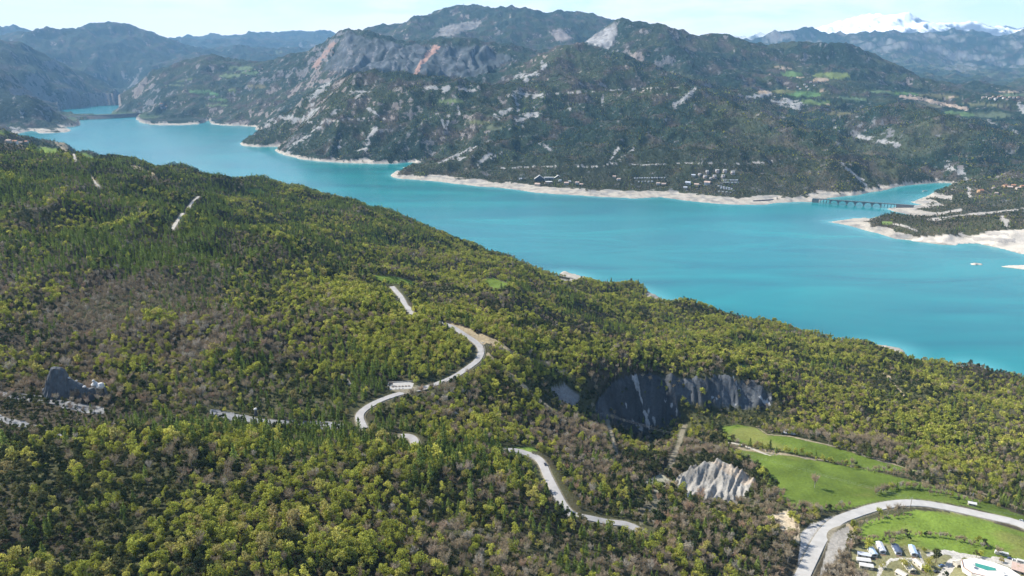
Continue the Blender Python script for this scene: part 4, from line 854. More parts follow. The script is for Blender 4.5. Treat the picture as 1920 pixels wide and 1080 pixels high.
STEEL = plain('galvanised steel', (.40,.42,.44), .45, 2, .15, .5, .6); DARK = plain('black rubber', (.025,.025,.027), .8, 4, .2); RIPRAP = plain('dam stone fill', (.13,.115,.10), .95, .05, .5); MARL = plain('grey marl', (.095,.10,.105), .95, .22, .4); CAPST = plain('pale capstone', (.48,.46,.43), .9, .5, .25)
CONC = plain('pale concrete', (.33,.315,.29), .85, .4, .15)
# ------------------------------------------------------------------ viaduct
def viaduct():
    zt = 15.5; a = Vector((*at_z(1526, 372.3, zt), 0)); b = Vector((*at_z(1692, 383.6, zt), 0)); d = b-a; Lg = d.length; rz = math.atan2(d.y, d.x)
    r = thing('viaduct', 'grey stone viaduct with six round arches crossing the inlet of the lake', 'bridge', (a.x, a.y, 0), rz)
    w = 3.4; MB().box(-4, Lg+40, -w, w, zt-1.5, zt).make('deck', STONEB, r)
    for s in (-1, 1): MB().box(-4, Lg+40, s*w-.25, s*w+.25, zt+.002, zt+1.0).make('parapet', STONE, r)
    f = lambda px: (px-1526)/(1692-1526)*Lg
    main = [f(p) for p in (1558,1574,1590,1606,1622,1637.5,1653.5)]
    for x0, x1 in zip(main[:-1], main[1:]):
        m = MB(); n = 18; pw = 2.0; c = (x0+x1)/2; R_ = (x1-x0)/2-pw; zc = zt-1.9-R_*0.95
        prof = [(c-R_*math.cos(math.pi*k/n), zc+R_*.95*math.sin(math.pi*k/n)) for k in range(n+1)]
        for (xa, za_), (xb, zb) in zip(prof[:-1], prof[1:]):
            i = len(m.V)
            for y in (-w+.3, w-.3): m.V += [(xa,y,za_),(xb,y,zb),(xb,y,zt-1.5),(xa,y,zt-1.5)]
            m.F += [(i,i+1,i+2,i+3),(i+4,i+7,i+6,i+5),(i,i+4,i+5,i+1)]
        m.make('arch', STONEB, r)
    for x in main:
        MB().prism([(x-2.0,-w+.2),(x+2.0,-w+.2),(x+2.0,w-.2),(x-2.0,w-.2)], -8, zt-1.5).prism([(x-2.8,-w-1.2),(x,-w-2.6),(x+2.8,-w-1.2),(x+2.8,w+1.2),(x,w+2.6),(x-2.8,w+1.2)], -8, 1.5).make('pier', STONEB, r)
    for px in (1540,1545.5,1551,1660,1666,1672,1678): x = f(px); MB().box(x-1.0, x+1.0, -w+.3, w-.3, -8, zt-1.5).make('pier', STONEB, r)
    for x0, x1 in ((-6, f(1536)), (f(1681), Lg+38)):
        m = MB(); lo = zt-1.5; m.box(x0, x1, -w+.1, w-.1, -3, lo-.002); m.make('abutment', STONEB, r)
    MB().box(-4, Lg+40, -w+.35, w-.35, zt+.004, zt+.1).make('roadway', ASPH, r)
viaduct()
# ------------------------------------------------------------------ dam
def dam():
    zt = 37; m = MB(); n = 24; rows = []
    for k in range(n+1):
        t = k/n; px = 118+(272-118)*t; pc = 217.8+(211.4-217.8)*t+1.0*math.sin(math.pi*t)
        x, y = at_z(px, pc, zt); rows.append([(x, y-110, -8), (x, y-6, zt), (x, y+6, zt), (x, y+100, 0)])
    r = thing('dam', 'low dark earth dam closing the far end of the lake', 'dam', (*at_z(190, 215, zt), 0)); inv = Vector(r.location)
    for row in rows: m.V += [tuple(Vector(p)-inv) for p in row]
    for k in range(n):
        for j in range(3): i = k*4+j; m.F.append((i, i+4, i+5, i+1))
    m.make('embankment', RIPRAP, r)
    c = MB()
    for ra, rb in zip(rows[:-1], rows[1:]):
        i = len(c.V)
        for p in (ra, rb): q = Vector(p[1])-inv; c.V += [(q.x, q.y-1, zt), (q.x, q.y+1.0, zt), (q.x, q.y-1, zt+3.5), (q.x, q.y+1.0, zt+3.5)]
        c.F += [(i,i+4,i+6,i+2),(i+2,i+6,i+7,i+3),(i+3,i+7,i+5,i+1)]
    c.make('crest_wall', CONC, r)
    x, y = at_z(137, 216, 40); 
dam()
def lattice(name, label, cat, loc, H, wb, wt, mat=None, arms=0, s=.12, group=None, rz=0):
    r = thing(name, label, cat, loc, rz, group); m = MB(); n = max(4, int(H/5)); mat = mat or STEEL
    for sx, sy in ((1,1),(1,-1),(-1,1),(-1,-1)): m.tube((sx*wb,sy*wb,-1), (sx*wt,sy*wt,H), s, s*.7, 4)
    for k in range(n):
        z0, z1 = H*k/n, H*(k+1)/n; a = wb+(wt-wb)*k/n; b = wb+(wt-wb)*(k+1)/n
        for (x0, y0, x1, y1) in ((-1,-1,1,-1),(1,-1,1,1),(1,1,-1,1),(-1,1,-1,-1)): m.tube((x0*a,y0*a,z0), (x1*b,y1*b,z1), s*.6, None, 3, False); m.tube((x0*b,y0*b,z1), (x1*b,y1*b,z1), s*.6, None, 3, False)
    m.make('tower', mat, r)
    for k in range(arms): z = H*(.72+.12*k); MB().tube((-wb*1.6,0,z), (wb*1.6,0,z), s, None, 4).make('crossarm', mat, r)
    return r
for px, py, H, lab in ((869, 12, 70, 'tall thin mast on the summit ridge, left of two'), (885, 11, 55, 'shorter mast on the summit, right of two')):
    p = hit(px, py+3); p = p if p else at_r(px, py, 12500)
    lattice('radio_mast', lab, 'mast', (p[0], p[1], gz(p[0], p[1])), H, 3.0, 1.2, s=1.1, group='masts on the summit')
p = hit(1262, 57) or at_r(1262, 57, 7800); lattice('radio_mast', 'small mast on the right shoulder of the brown mountain', 'mast', (p[0], p[1], gz(p[0], p[1])), 34, 1.5, .6, s=.5)
# ------------------------------------------------------------------ houses far and near
def house(name, label, p, L_=12, W_=8, H=5, rz=0, wall=None, roof=None, group=None, windows=True, cat='house'):
    r = thing(name, label, cat, p, rz, group); wl_ = MB().walls(-L_/2, L_/2, -W_/2, W_/2, -3, H, H+W_*.28).make('wall', wall or CREAM, r)
    MB().gable(-L_/2, L_/2, -W_/2, W_/2, H+.02, H+W_*.28+.05, .5, .25).make('roof', roof or TILE, r)
    if windows:
        for k in range(max(2, int(L_/4))):
            x = -L_/2+(k+.5)*L_/max(2, int(L_/4)); MB().box(x-.6, x+.6, -W_/2-.05, -W_/2+.05, 1.2, 2.7).make('window', GLASS, r)
        MB().box(L_/2-.05, L_/2+.05, -.5, .6, 0, 2.2).make('door', WOOD, r)
    return r
def at_pix(px, py, rmin=150):
    h = hit(px, py, rmin); return (h[0], h[1], gz(h[0], h[1])) if h else None
def cluster(spec, place, group, walls, roofs, size=(12, 8, 5), rmin=2300, cat='house', desc='house'):
    base = {}
    for i, (px, py, s, word) in enumerate(spec):
        p = at_pix(px, py, rmin)
        if not p: continue
        key = (i % len(walls), i % len(roofs)); rz = random.Random(i*7+int(px)).uniform(-.5, .5)
        lab = word+' '+place
        if key not in base: base[key] = house('house', lab, p, *size, rz, walls[key[0]], roofs[key[1]], group, windows=False, cat=cat); base[key].scale = (s, s, s)
        else: copy_tree(base[key], p, rz, lab, group, (s, s, s))
V1 = [(1843,184,1.4,'leftmost house'),(1850,182,1,'small house second from the left'),(1856,186,1.6,'wide pale house third from the left'),(1862,182,1.1,'house at the back left'),(1866,187,1.9,'large pale house at the front'),(1872,183,1.3,'house at the centre back'),(1878,181,1.1,'small house high at the back'),(1882,185,1.6,'long pale house right of the centre'),(1888,188,1.2,'front house on the right'),(1893,183,1.3,'house on the right at the back'),(1900,184,1.1,'second house from the right'),(1908,184,1.3,'rightmost house')]
cluster(V1, 'in the village at the far right', 'houses of the village at the far right', [CREAM, WHITE, CREAM], [TILEP, TILE])
V2 = [(1477,166,1.1,'leftmost white house'),(1495,164,1.2,'white house left of the centre'),(1500,168,1.3,'pale house at the front left'),(1508,160,1.3,'pale house at the top'),(1512,164,1.5,'largest pale house'),(1516,168,1.0,'small house front right'),(1520,155,1.2,'house at the upper right'),(1527,161,1,'rightmost small house')]
cluster(V2, 'in the hamlet below the green fields', 'houses of the hamlet below the green fields', [WHITE, CREAM], [TILEP, ZINC])
V3 = [(468,133,1.4,'leftmost house'),(478,131,1.2,'second house'),(486,134,1.4,'third house'),(492,130,1.1,'rightmost house'),(462,142,1.2,'lowest house')]
cluster(V3, 'in the hilltop hamlet beyond the lake', 'houses of the hilltop hamlet', [CREAM], [TILEP], rmin=5000)
V4 = [(302,197,2.2,'large pink roofed farmhouse'),(327,194,1.4,'tall pale farmhouse'),(312,200,1.2,'low shed beside the pink farmhouse')]
cluster(V4, 'on the hill beyond the dam', 'farmhouses on the hill beyond the dam', [PINKW, CREAM], [TILE, TILEP], rmin=5000)
V5 = [(1884,351,1.5,'orange walled villa on the left'),(1893,354,1.5,'orange walled villa in front'),(1900,350,1.3,'orange roofed villa at the back'),(1908,355,1.4,'second villa from the right'),(1917,352,1.4,'rightmost villa'),(1862,354,1.1,'pale villa with pink roof'),(1838,361,1.8,'long white house at the end'),(1868,364,1.0,'small pink roofed house')]
OCHRE = plain('ochre render', (.50,.32,.17), .85, .8, .15)
cluster(V5, 'on the wooded headland by the inlet', 'villas on the wooded headland', [OCHRE, CREAM], [TILE, TILEP])
V6 = [(17,267,1.5,'leftmost pale house'),(28,269,1.7,'long pale house second from the left'),(38,270,1.3,'third pale house'),(50,268,1.2,'rightmost small house')]
cluster(V6, 'among trees on the upper left slope', 'houses on the upper left slope', [CREAM, WHITE], [TILEP, TILE], rmin=900)
V7 = [(976,337,1.1,'small white house'),(1008,349,1.9,'low pink roofed building left of the round hall'),(1062,346,1.6,'white house right of the round hall'),(1068,342,1.0,'small white annex'),(1082,345,1.4,'low white house with blue awning'),(1090,348,1.3,'low shed next to the round yellow tree'),(1050,340,1,'green roofed pavilion'),(1152,333,1.2,'white house below the gully'),(1160,338,1.3,'low white house near the gully'),(1300,331,1.4,'white house left of the terraced blocks'),(1234,346,1.3,'dark roofed house by the shore'),(1244,348,1.5,'cream house by the shore'),(1290,346,1.8,'white clubhouse'),(1306,349,1.6,'white bungalow with a dark window'),(1326,346,2.0,'long striped building'),(1285,354,1.3,'low white house at the front')]
cluster(V7, 'on the far lake shore', 'holiday houses on the far shore', [WHITE, CREAM], [ZINC, TILEP, TILEP])
# rows of small white chalets
def chalets():
    first = None; k = 0
    rows = [((1188,335.0),(1248,334.0),13,'back row on the far shore'), ((1195,341.5),(1225,341),5,'short front row on the far shore'), ((1352,338.8),(1384,338.6),8,'top row below the terraced blocks'), ((1355,342.8),(1385,343.2),8,'second row below the terraced blocks'), ((1345,349),(1374,355),6,'third row below the terraced blocks'), ((1350,353),(1378,358.5),6,'lowest row below the terraced blocks'), ((1345,359.5),(1372,362),4,'last row beside the beach')]
    for (x0, y0), (x1, y1), n, nm in rows:
        for i in range(n):
            t = (i+.5)/n; p = at_pix(x0+(x1-x0)*t, y0+(y1-y0)*t, 2400)
            if not p: continue
            ordw = ['first','second','third','fourth','fifth','sixth','seventh','eighth','ninth','tenth','eleventh','twelfth','thirteenth'][i]
            lab = 'small white chalet, %s from the left in the %s' % (ordw, nm)
            if first is None: first = house('chalet', lab, p, 6.5, 5, 2.8, 0, WHITE, ZINC, 'chalets on the far shore', windows=False, cat='chalet')
            else: copy_tree(first, p, random.uniform(-.15, .15), lab)
chalets()
def apartment(px, py, word, s=1.0, base=[None]):
    p = at_pix(px, py, 2400); lab = 'terraced pinkish white apartment block, '+word
    if base[0] is None:
        r = thing('apartment_block', lab, 'apartment block', p, 0, 'terraced apartment blocks above the far shore')
        pts = [(-9,-5),(-4,-9),(4,-9),(9,-5),(9,6),(-9,6)]
        MB().prism(pts, -4, 5.5).make('wall', PINKW, r); MB().prism([(x*.78, y*.7+2.5) for x, y in pts], 5.5, 10.5).make('upper_storey', WHITE, r)
        MB().prism([(x*.86, y*.78+2.5) for x, y in pts], 10.502, 11.2).make('roof', WHITE, r)
        for z_, w_ in ((1.0, 1), (6.6, .76)):
            for (xa, ya), (xb, yb) in ((pts[0], pts[1]), (pts[1], pts[2]), (pts[2], pts[3])):
                a = Vector((xa*w_, ya*(w_ if w_ == 1 else .7)+(0 if w_ == 1 else 2.5), 0)); b = Vector((xb*w_, yb*(w_ if w_ == 1 else .7)+(0 if w_ == 1 else 2.5), 0)); d = (b-a).normalized(); nrm = Vector((d.y, -d.x, 0)); a2 = a+d*.7+nrm*.03; b2 = b-d*.7+nrm*.03
                m = MB(); m.V = [(a2.x,a2.y,z_),(b2.x,b2.y,z_),(b2.x,b2.y,z_+2.8),(a2.x,a2.y,z_+2.8)]; m.F = [(0,1,2,3)]; m.make('window', GLASS, r)
        base[0] = r; r.scale = (s, s, s)
    else: copy_tree(base[0], p, random.uniform(-.25, .25), lab, None, (s, s, s))
for a_ in [(1312,329,'lone at the left end',.8),(1326,324,'highest at the back left',.85),(1345,323,'second in the back row',1.05),(1359,323,'third in the back row',1.05),(1374,326,'at the right end of the back row',1.05),(1322,333,'first in the front row',.9),(1340,333,'second in the front row',1.0),(1356,333,'third in the front row',1.0),(1333,336,'lowest at the front',.7)]: apartment(*a_)
def hotel():
    p = at_pix(1029, 338, 2400); r = thing('gabled_hotel', 'large hotel with two dark gabled wings and white roof edges on the far shore', 'hotel', p, .0)
    for cx, nm in ((-42, 'left'), (42, 'right')):
        m = MB(); i = 0; w = 22; m.V = [(cx-w,-6,-3),(cx+w,-6,-3),(cx+w,-6,7),(cx,-6,21),(cx-w,-6,7),(cx-w,8,-3),(cx+w,8,-3),(cx+w,8,7),(cx,8,21),(cx-w,8,7)]
        m.F = [(0,1,2,3,4),(9,8,7,6,5),(1,6,7,2),(5,0,4,9)]; g = m.make('gable_wing', SLATE, r)
        for s in (-1, 1):
            q = MB(); a = (cx+s*(w+2), 5.6); b = (cx, 22.2 if s < 0 else 22.0); q.V = [(a[0],-7.5,a[1]),(b[0],-7.5,b[1]),(b[0],9,b[1]),(a[0],9,a[1]),(a[0],-7.5,a[1]+1.6),(b[0],-7.5,b[1]+1.6),(b[0],9,b[1]+1.6),(a[0],9,a[1]+1.6)]
            q.F = [(0,1,5,4),(4,5,6,7),(3,7,6,2),(0,3,2,1),(0,4,7,3),(1,2,6,5)]; q.make('roof', WHITE, g)
        for k in range(5): x = cx-14+k*7; MB().box(x-1.4, x+1.4, -6.1, -5.9, 0, 5+ (3 if abs(k-2) < 2 else 0)).make('window', GLASS, g)
    MB().box(-20, 20, -4, 8, -3, 13).make('middle_wing', WHITE, r); MB().box(-21.5, 21.5, -5, 9, 13.002, 14.2).make('roof', WHITE, r)
    for k in range(6): MB().box(-17.5+k*6, -13+k*6, -4.1, -3.95, 2, 10.5).make('window', GLASS, r)
    hb = thing('round_hall', 'round pinkish hall with stepped storeys in front of the gabled hotel', 'hall', at_pix(1029, 344.5, 2400))
    circ = lambda R_: [(R_*math.cos(t*math.pi/10), R_*.7*math.sin(t*math.pi/10)) for t in range(20)]
    MB().prism(circ(19), -3, 3.5).make('lower_storey', PINKW, hb); MB().prism(circ(15), 3.502, 9).make('upper_storey', PINKW, hb); MB().prism(circ(16.5), 9.002, 10.2).make('roof', WHITE, hb)
    MB().prism(circ(15.2), 5.2, 7).make('window_band', GLASS, hb)
hotel()
def jetty():
    a = at_pix(1412, 377.5, 2400); b = at_pix(1450, 374, 2400); d = Vector(b)-Vector(a); r = thing('slipway_wall', 'long dark slipway wall lying on the pale beach near the viaduct', 'wall', a, math.atan2(d.y, d.x))
    MB().prism([(0,-1.5),(d.xy.length,-3),(d.xy.length,3),(0,1.5)], -2, 3.2).make('wall', SLATE, r); MB().prism([(0,-1),(d.xy.length,-2.4),(d.xy.length,2.4),(0,1)], 3.202, 3.6).make('coping', CONC, r)
jetty()
def boat():
    x, y = at_z(1735, 358.5, .5); r = thing('boat', 'long white boat moored in the inlet behind the viaduct', 'boat', (x, y, 0), .0)
    h = [(-12,-2.2),(8,-2.2),(12,0),(8,2.2),(-12,2.2)]; MB().prism(h, -.5, 1.5).make('hull', WHITE, r); MB().box(-8, 5, -1.6, 1.6, 1.502, 3.6).make('cabin', WHITE, r); MB().box(-8.5, 5.5, -1.9, 1.9, 3.602, 3.8).make('roof', ZINC, r)
    for s in (-1, 1): MB().box(-7, 4, s*1.62-.03, s*1.62+.03, 2.2, 3.1).make('window', GLASS, r)
boat()
# ------------------------------------------------------------------ rock fin and earth pillars
def on_y(px, py, yw):
    x, y, z = ray(px, py); t = yw/y; return x*t, CAM_Z+z*t
def fin():
    yw = 560.0; raw = [(335,400),(338,350),(345,310),(362,250),(385,195),(440,190),(485,210),(500,245),(512,285),(530,283),(560,300),(610,320),(640,345),(675,350),(690,345),(740,350),(785,345),(786,420),(790,500)]
    top = [on_y(a/4, 640+b/4, yw) for a, b in raw]
    xs = [t[0] for t in top]; x0, x1 = min(xs)-1, max(xs)+1
    r = thing('rock_fin', 'tall dark grey rock fin with a ragged crest standing in the valley at the left', 'rock formation', ((x0+x1)/2, yw, gz((x0+x1)/2, yw)))
    def wob(x, z, s, seed): return float(fbm(np.array([x*1.0]), np.array([z*.35+seed]), s, 3, 7, .55, True)[0])
    bz_ = r.location.z; nx, nz = 70, 34; m = MB(); cx = r.location.x
    prof = sorted([(t[0], t[1]) for t in top[1:-1]]); PXs = [p[0] for p in prof]; PZs = [p[1] for p in prof]
    X = np.linspace(x0, x1, nx); TZ = np.interp(X, PXs, PZs)+.5*np.array([wob(x, 0, 4, 9) for x in X]); TZ[0] = TZ[-1] = bz_-2
    for side in (-1, 1):
        for i, x in enumerate(X):
            for j in range(nz):
                t = j/(nz-1); z = (bz_-9)*(1-t)+TZ[i]*t; th = (4.8*(1-t)**.8+.9)*(1 if side < 0 else .8)
                th *= .75+.5*math.sin(math.pi*min(1, max(0, (x-x0)/(x1-x0))))**.5
                y = side*(th+.9*wob(x, z, 5.5, 20*side)) if j < nz-1 else side*.25
                m.V.append((x-cx, y, z-bz_))
        o = 0 if side < 0 else nx*nz
        for i in range(nx-1):
            for j in range(nz-1):
                a = o+i*nz+j; f = (a, a+nz, a+nz+1, a+1); m.F.append(f if side < 0 else f[::-1])
    for i in range(nx-1): a = i*nz+nz-1; b = a+nx*nz; m.F.append((a, a+nz, b+nz, b))
    for j in range(nz-1):
        a = j; b = nx*nz+j; m.F.append((a, a+1, b+1, b)); a = (nx-1)*nz+j; b = a+nx*nz; m.F.append((a, b, b+1, a+1))
    m.make('rock_wall', MARL, r)
    for (a, b, s) in ((710,312,2.8),(750,322,3.4),(632,336,1.4),(518,270,1.1),(572,292,.9),(700,292,1.3)):
        x, z = on_y(a/4, 640+b/4, yw-1.0); boulder(x-cx, -1.0, z-bz_-s*.4, s, CAPST, r)
def boulder(x, y, z, s, mat, parent, name='capstone'):
    bm = bmesh.new(); bmesh.ops.create_icosphere(bm, subdivisions=2, radius=1); R = random.Random(int(x*100))
    for v in bm.verts: v.co = Vector((v.co.x*s*R.uniform(.85,1.15), v.co.y*s*R.uniform(.85,1.15), v.co.z*s*.75*R.uniform(.8,1.15)))+Vector((x, y, z))
    me = bpy.data.meshes.new(name); bm.to_mesh(me); bm.free(); me.materials.append(mat); return link(bpy.data.objects.new(name, me), parent)
fin()
def pillar(px, pt, pb, rad, yw, lab, cap=1.0, wcap=None):
    x, zt = on_y(px, pt, yw); _, zb = on_y(px, pb, yw); r = thing('earth_pillar', lab, 'rock formation', (x, yw, zb), 0, 'earth pillars with capstones'); m = MB(); H = zt-zb; n = 9; k = 8
    R = random.Random(int(px)); prof = [(1-j/k)*rad*1.1+rad*.55*R.uniform(.8, 1.15) for j in range(k+1)]
    for j in range(k+1):
        for i in range(n): a = 2*math.pi*i/n; q = prof[j]*R.uniform(.9, 1.1); m.V.append((q*math.cos(a), q*math.sin(a), -5+(H+5)*j/k))
    for j in range(k):
        for i in range(n): m.F.append((j*n+i, j*n+(i+1) % n, (j+1)*n+(i+1) % n, (j+1)*n+i))
    m.F.append(tuple(range(k*n, k*n+n))); m.make('column', MARL, r); boulder(0, 0, H+cap*.3, cap, CAPST, r)
pillar(259, 747.5, 766, .9, 572, 'tallest thin pillar, first right of the rock fin', 1.0)
pillar(282, 749, 762, 1.2, 572, 'short pillar with a round cap, second right of the rock fin', 1.0)
pillar(283.5, 758, 768, 1.7, 568, 'squat dark pillar in front of its thin neighbour', 1.0)
pillar(295, 749, 764, 1.3, 574, 'thin pillar leaning against the broad stump', .8)
pillar(301, 742, 764, 2.6, 576, 'broad pointed stump with a small cap', .8)
pillar(362, 757, 768, 1.3, 570, 'low pillar under a wide white roof shaped capstone', 2.4)
pillar(479, 768, 784, 1.4, 560, 'pillar with a pale cap on the grey ridge left of the lay-by', 1.5)
# ------------------------------------------------------------------ viewpoint beside the road
def viewpoint():
    x0, y0, z0 = vp[0], vp[1]-2, VPZ
    pv = thing('viewpoint_terrace', 'pale paved viewpoint terrace with a low stone edge beside the upper road', 'terrace', (x0, y0, z0), .12)
    MB().prism([(-11,-7),(10,-7),(12,5),(6,9),(-9,8)], -1.5, .12).make('paving', CONC, pv); MB().box(-11, 12, 8.6, 9.2, -.5, .9).make('parapet', STONE, pv); MB().box(-11.8, -11.2, -7, 8, -.5, .9).make('parapet', STONE, pv)
    tb = None
    for i in range(6):
        p = (x0-7+i*2.9, y0-2+i*.35, z0+.12); lab = '%s dark picnic table from the left on the viewpoint terrace' % ['first','second','third','fourth','fifth','sixth'][i]
        if tb is None:
            tb = thing('picnic_table', lab, 'picnic table', p, .12, 'picnic tables on the viewpoint terrace'); MB().box(-.9, .9, -.4, .4, .70, .78).make('table_top', WOOD, tb)
            for s in (-1, 1): MB().box(-.9, .9, s*.8-.15, s*.8+.15, .42, .48).make('bench_board', WOOD, tb); MB().box(s*.7-.06, s*.7+.06, -.85, .85, 0, .42).box(s*.7-.06, s*.7+.06, -.15, .15, .422, .698).make('trestle', WOOD, tb)
        else: copy_tree(tb, p, .12, lab)
    bd = thing('display_board', 'dark display board with a small roof at the left end of the terrace', 'sign', (x0-9, y0+1, z0+.12), .4)
    for s in (-1, 1): MB().box(s*1.6-.08, s*1.6+.08, -.08, .08, 0, 2.6).make('post', WOOD, bd)
    MB().box(-1.5, 1.5, -.04, .04, .8, 2.2).make('panel', SLATE, bd); MB().gable(-1.8, 1.8, -.5, .5, 2.6, 2.95, .1, .08).make('roof', WOOD, bd)
    for i in range(3): b = boulder(0, 0, 0, .7, CAPST, None, 'boulder'); b.location = (x0-4+i*3.2, y0-6.2+i*.5, z0+.3); tagm(b, '%s pale boulder along the road edge of the viewpoint' % ['leftmost','middle','rightmost'][i], 'boulder', 'boulders at the viewpoint')
viewpoint()
def along(path, i0, i1, off):
    d = np.gradient(path[:, :2], axis=0); d /= np.linalg.norm(d, axis=1)[:, None]; q = path[i0:i1].copy(); q[:,0] += -d[i0:i1,1]*off; q[:,1] += d[i0:i1,0]*off; return q
def rail(path, lab, step=1):
    c = Vector(path[0]); r = thing('guard_rail', lab, 'guard rail', c); m = MB(); ps = MB()
    for a, b in zip(path[:-1], path[1:]):
        a = Vector(a)-c; b = Vector(b)-c; i = len(m.V); m.V += [(a.x,a.y,a.z+.45),(b.x,b.y,b.z+.45),(b.x,b.y,b.z+.85),(a.x,a.y,a.z+.85),(a.x+.08,a.y+.08,a.z+.65),(b.x+.08,b.y+.08,b.z+.65)]; m.F += [(i,i+1,i+5,i+4),(i+4,i+5,i+2,i+3)]
    m.make('rail', STEEL, r)
    for a in path[::step]: a = Vector(a)-c; ps.box(a.x-.07, a.x+.07, a.y-.07, a.y+.07, a.z-.6, a.z+.8)
    o = ps.make('posts_row', WOOD, r); o.name = 'post_row'
pa = road_paths['a'][0]; PXa, PYa = project(pa[:,0], pa[:,1], pa[:,2])
def idx(px, py): return int(np.argmin((PXa-px)**2+(PYa-py)**2))
i0, i1 = idx(893, 642), idx(800, 723)
sgn = 1 if (lambda q: project(*q[len(q)//2])[1])(along(pa, i0, i1, 4.2)) > (lambda q: project(*q[len(q)//2])[1])(along(pa, i0, i1, -4.2)) else -1
rail(along(pa, i0, i1, sgn*4.4), 'steel guard rail on the outer side of the upper road bend'); rail(along(pa, idx(725, 745), idx(676, 790), sgn*4.4), 'steel guard rail round the shaded lay-by bend')
def retaining():
    q = along(pa, idx(812, 718), idx(768, 732), sgn*4.9)
    c = Vector(q[0]); r = thing('retaining_wall', 'dark stone retaining wall under the upper road beside the viewpoint', 'wall', c); m = MB(); k = MB()
    for a, b in zip(q[:-1], q[1:]):
        a = Vector(a)-c; b = Vector(b)-c; n = Vector((b.y-a.y, a.x-b.x, 0)).normalized()*(.5); i = len(m.V)
        for p in (a-n, b-n, b+n, a+n): m.V.append((p.x, p.y, p.z-11))
        for p in (a-n, b-n, b+n, a+n): m.V.append((p.x, p.y, p.z+.3))
        m.F += [(i,i+1,i+5,i+4),(i+1,i+2,i+6,i+5),(i+2,i+3,i+7,i+6),(i+3,i,i+4,i+7)]
        i = len(k.V); n *= 1.4
        for z_ in (.302, .75):
            for p in (a-n, b-n, b+n, a+n): k.V.append((p.x, p.y, p.z+z_))
        k.F += [(i,i+1,i+5,i+4),(i+2,i+3,i+7,i+6),(i+4,i+5,i+6,i+7)]
    m.make('wall', STONEB, r); k.make('coping', STONE, r)
retaining()
# ------------------------------------------------------------------ vehicles
def car(label, p, rz, col, name='parked_car', group=None):
    r = thing(name, label, 'car', p, rz, group); pm = plain('paint '+str(col), col, .3, .5, .04, .5)
    def body(prof, w0, w1):
        m = MB(); n = len(prof)
        for s in (-1, 1):
            for x, z, k in prof: m.V.append((x, s*(w0+(w1-w0)*k), z))
        m.F.append(tuple(range(n))); m.F.append(tuple(range(2*n-1, n-1, -1)))
        for i in range(n): m.F.append((i, n+i, n+(i+1) % n, (i+1) % n))
        return m
    body([(-2.1,.3,0),(2.1,.3,0),(2.15,.65,0),(1.9,.82,.1),(1.1,.92,.1),(-1.95,.95,.1),(-2.12,.8,0)], .88, .84).make('body', pm, r)
    body([(-1.75,.95,0),(1.05,.93,0),(.35,1.38,1),(-1.2,1.42,1)], .80, .64).make('glasshouse', GLASS, r)
    body([(-1.25,1.425,0),(.38,1.385,0),(.3,1.46,.3),(-1.15,1.50,.3)], .66, .6).make('roof', pm, r)
    for x in (-1.3, 1.3):
        for s in (-1, 1): w = MB().tube((x, s*.72, .32), (x, s*.93, .32), .33, None, 14).make('wheel', DARK, r); MB().tube((x, s*.925, .32), (x, s*.95, .32), .2, None, 10).make('rim', STEEL, w)
    for s in (-1, 1): MB().box(2.08, 2.17, s*.62-.18, s*.62+.18, .58, .74).make('headlight', WHITE, r)
    return r
def on_path(path, px, py, off=0):
    X, Y = project(path[:,0], path[:,1], path[:,2]); i = int(np.argmin((X-px)**2+(Y-py)**2)); i = min(max(i, 1), len(path)-2); d = path[i+1]-path[i-1]; rz = math.atan2(d[1], d[0]); n = np.array([-d[1], d[0]])/np.hypot(d[0], d[1])
    return (path[i][0]+n[0]*off, path[i][1]+n[1]*off, path[i][2]+.12), rz
pb = road_paths['b'][0]; pc = road_paths['c'][0]
q_, rz_ = on_path(pb, 1026, 868, 1.6); car('dark car driving round the lower road bend', q_, rz_, (.035,.03,.035), 'driving_car')
q_, rz_ = on_path(pb, 998, 851, 2.2)
def motorbike(label, p, rz, group, riderless=True):
    r = thing('motorcycle', label, 'motorcycle', p, rz, group)
    for x in (-.7, .75): w = MB().tube((x, -.06, .32), (x, .06, .32), .33, None, 14).make('wheel', DARK, r); MB().tube((x, -.07, .32), (x, .07, .32), .2, None, 10).make('rim', STEEL, w)
    MB().prism([(-.75,-.16),(.3,-.2),(.55,-.12),(.55,.12),(.3,.2),(-.75,.16)], .45, .82).make('body', plain('black paint', (.02,.02,.022), .3, 1, .1), r); MB().prism([(-.8,-.14),(0,-.17),(0,.17),(-.8,.14)], .822, .92).make('seat', DARK, r)
    MB().tube((.75,0,.32), (.45,0,1.02), .04).tube((.45,-.38,1.05), (.45,.38,1.05), .025).make('handlebar', STEEL, r)
motorbike('black motorcycle parked at the inner edge of the lower bend, left one', q_, rz_, 'motorcycles at the lower bend'); q_, rz_ = on_path(pb, 1001, 852, 2.2); motorbike('black motorcycle at the inner edge of the lower bend, nearer the dark car', q_, rz_+.2, 'motorcycles at the lower bend')
q_, rz_ = on_path(pc, 1917, 986, 5.5); car('grey car standing on the verge at the right edge of the big road', (q_[0], q_[1], gz(q_[0], q_[1])+.1), rz_, (.35,.36,.38))
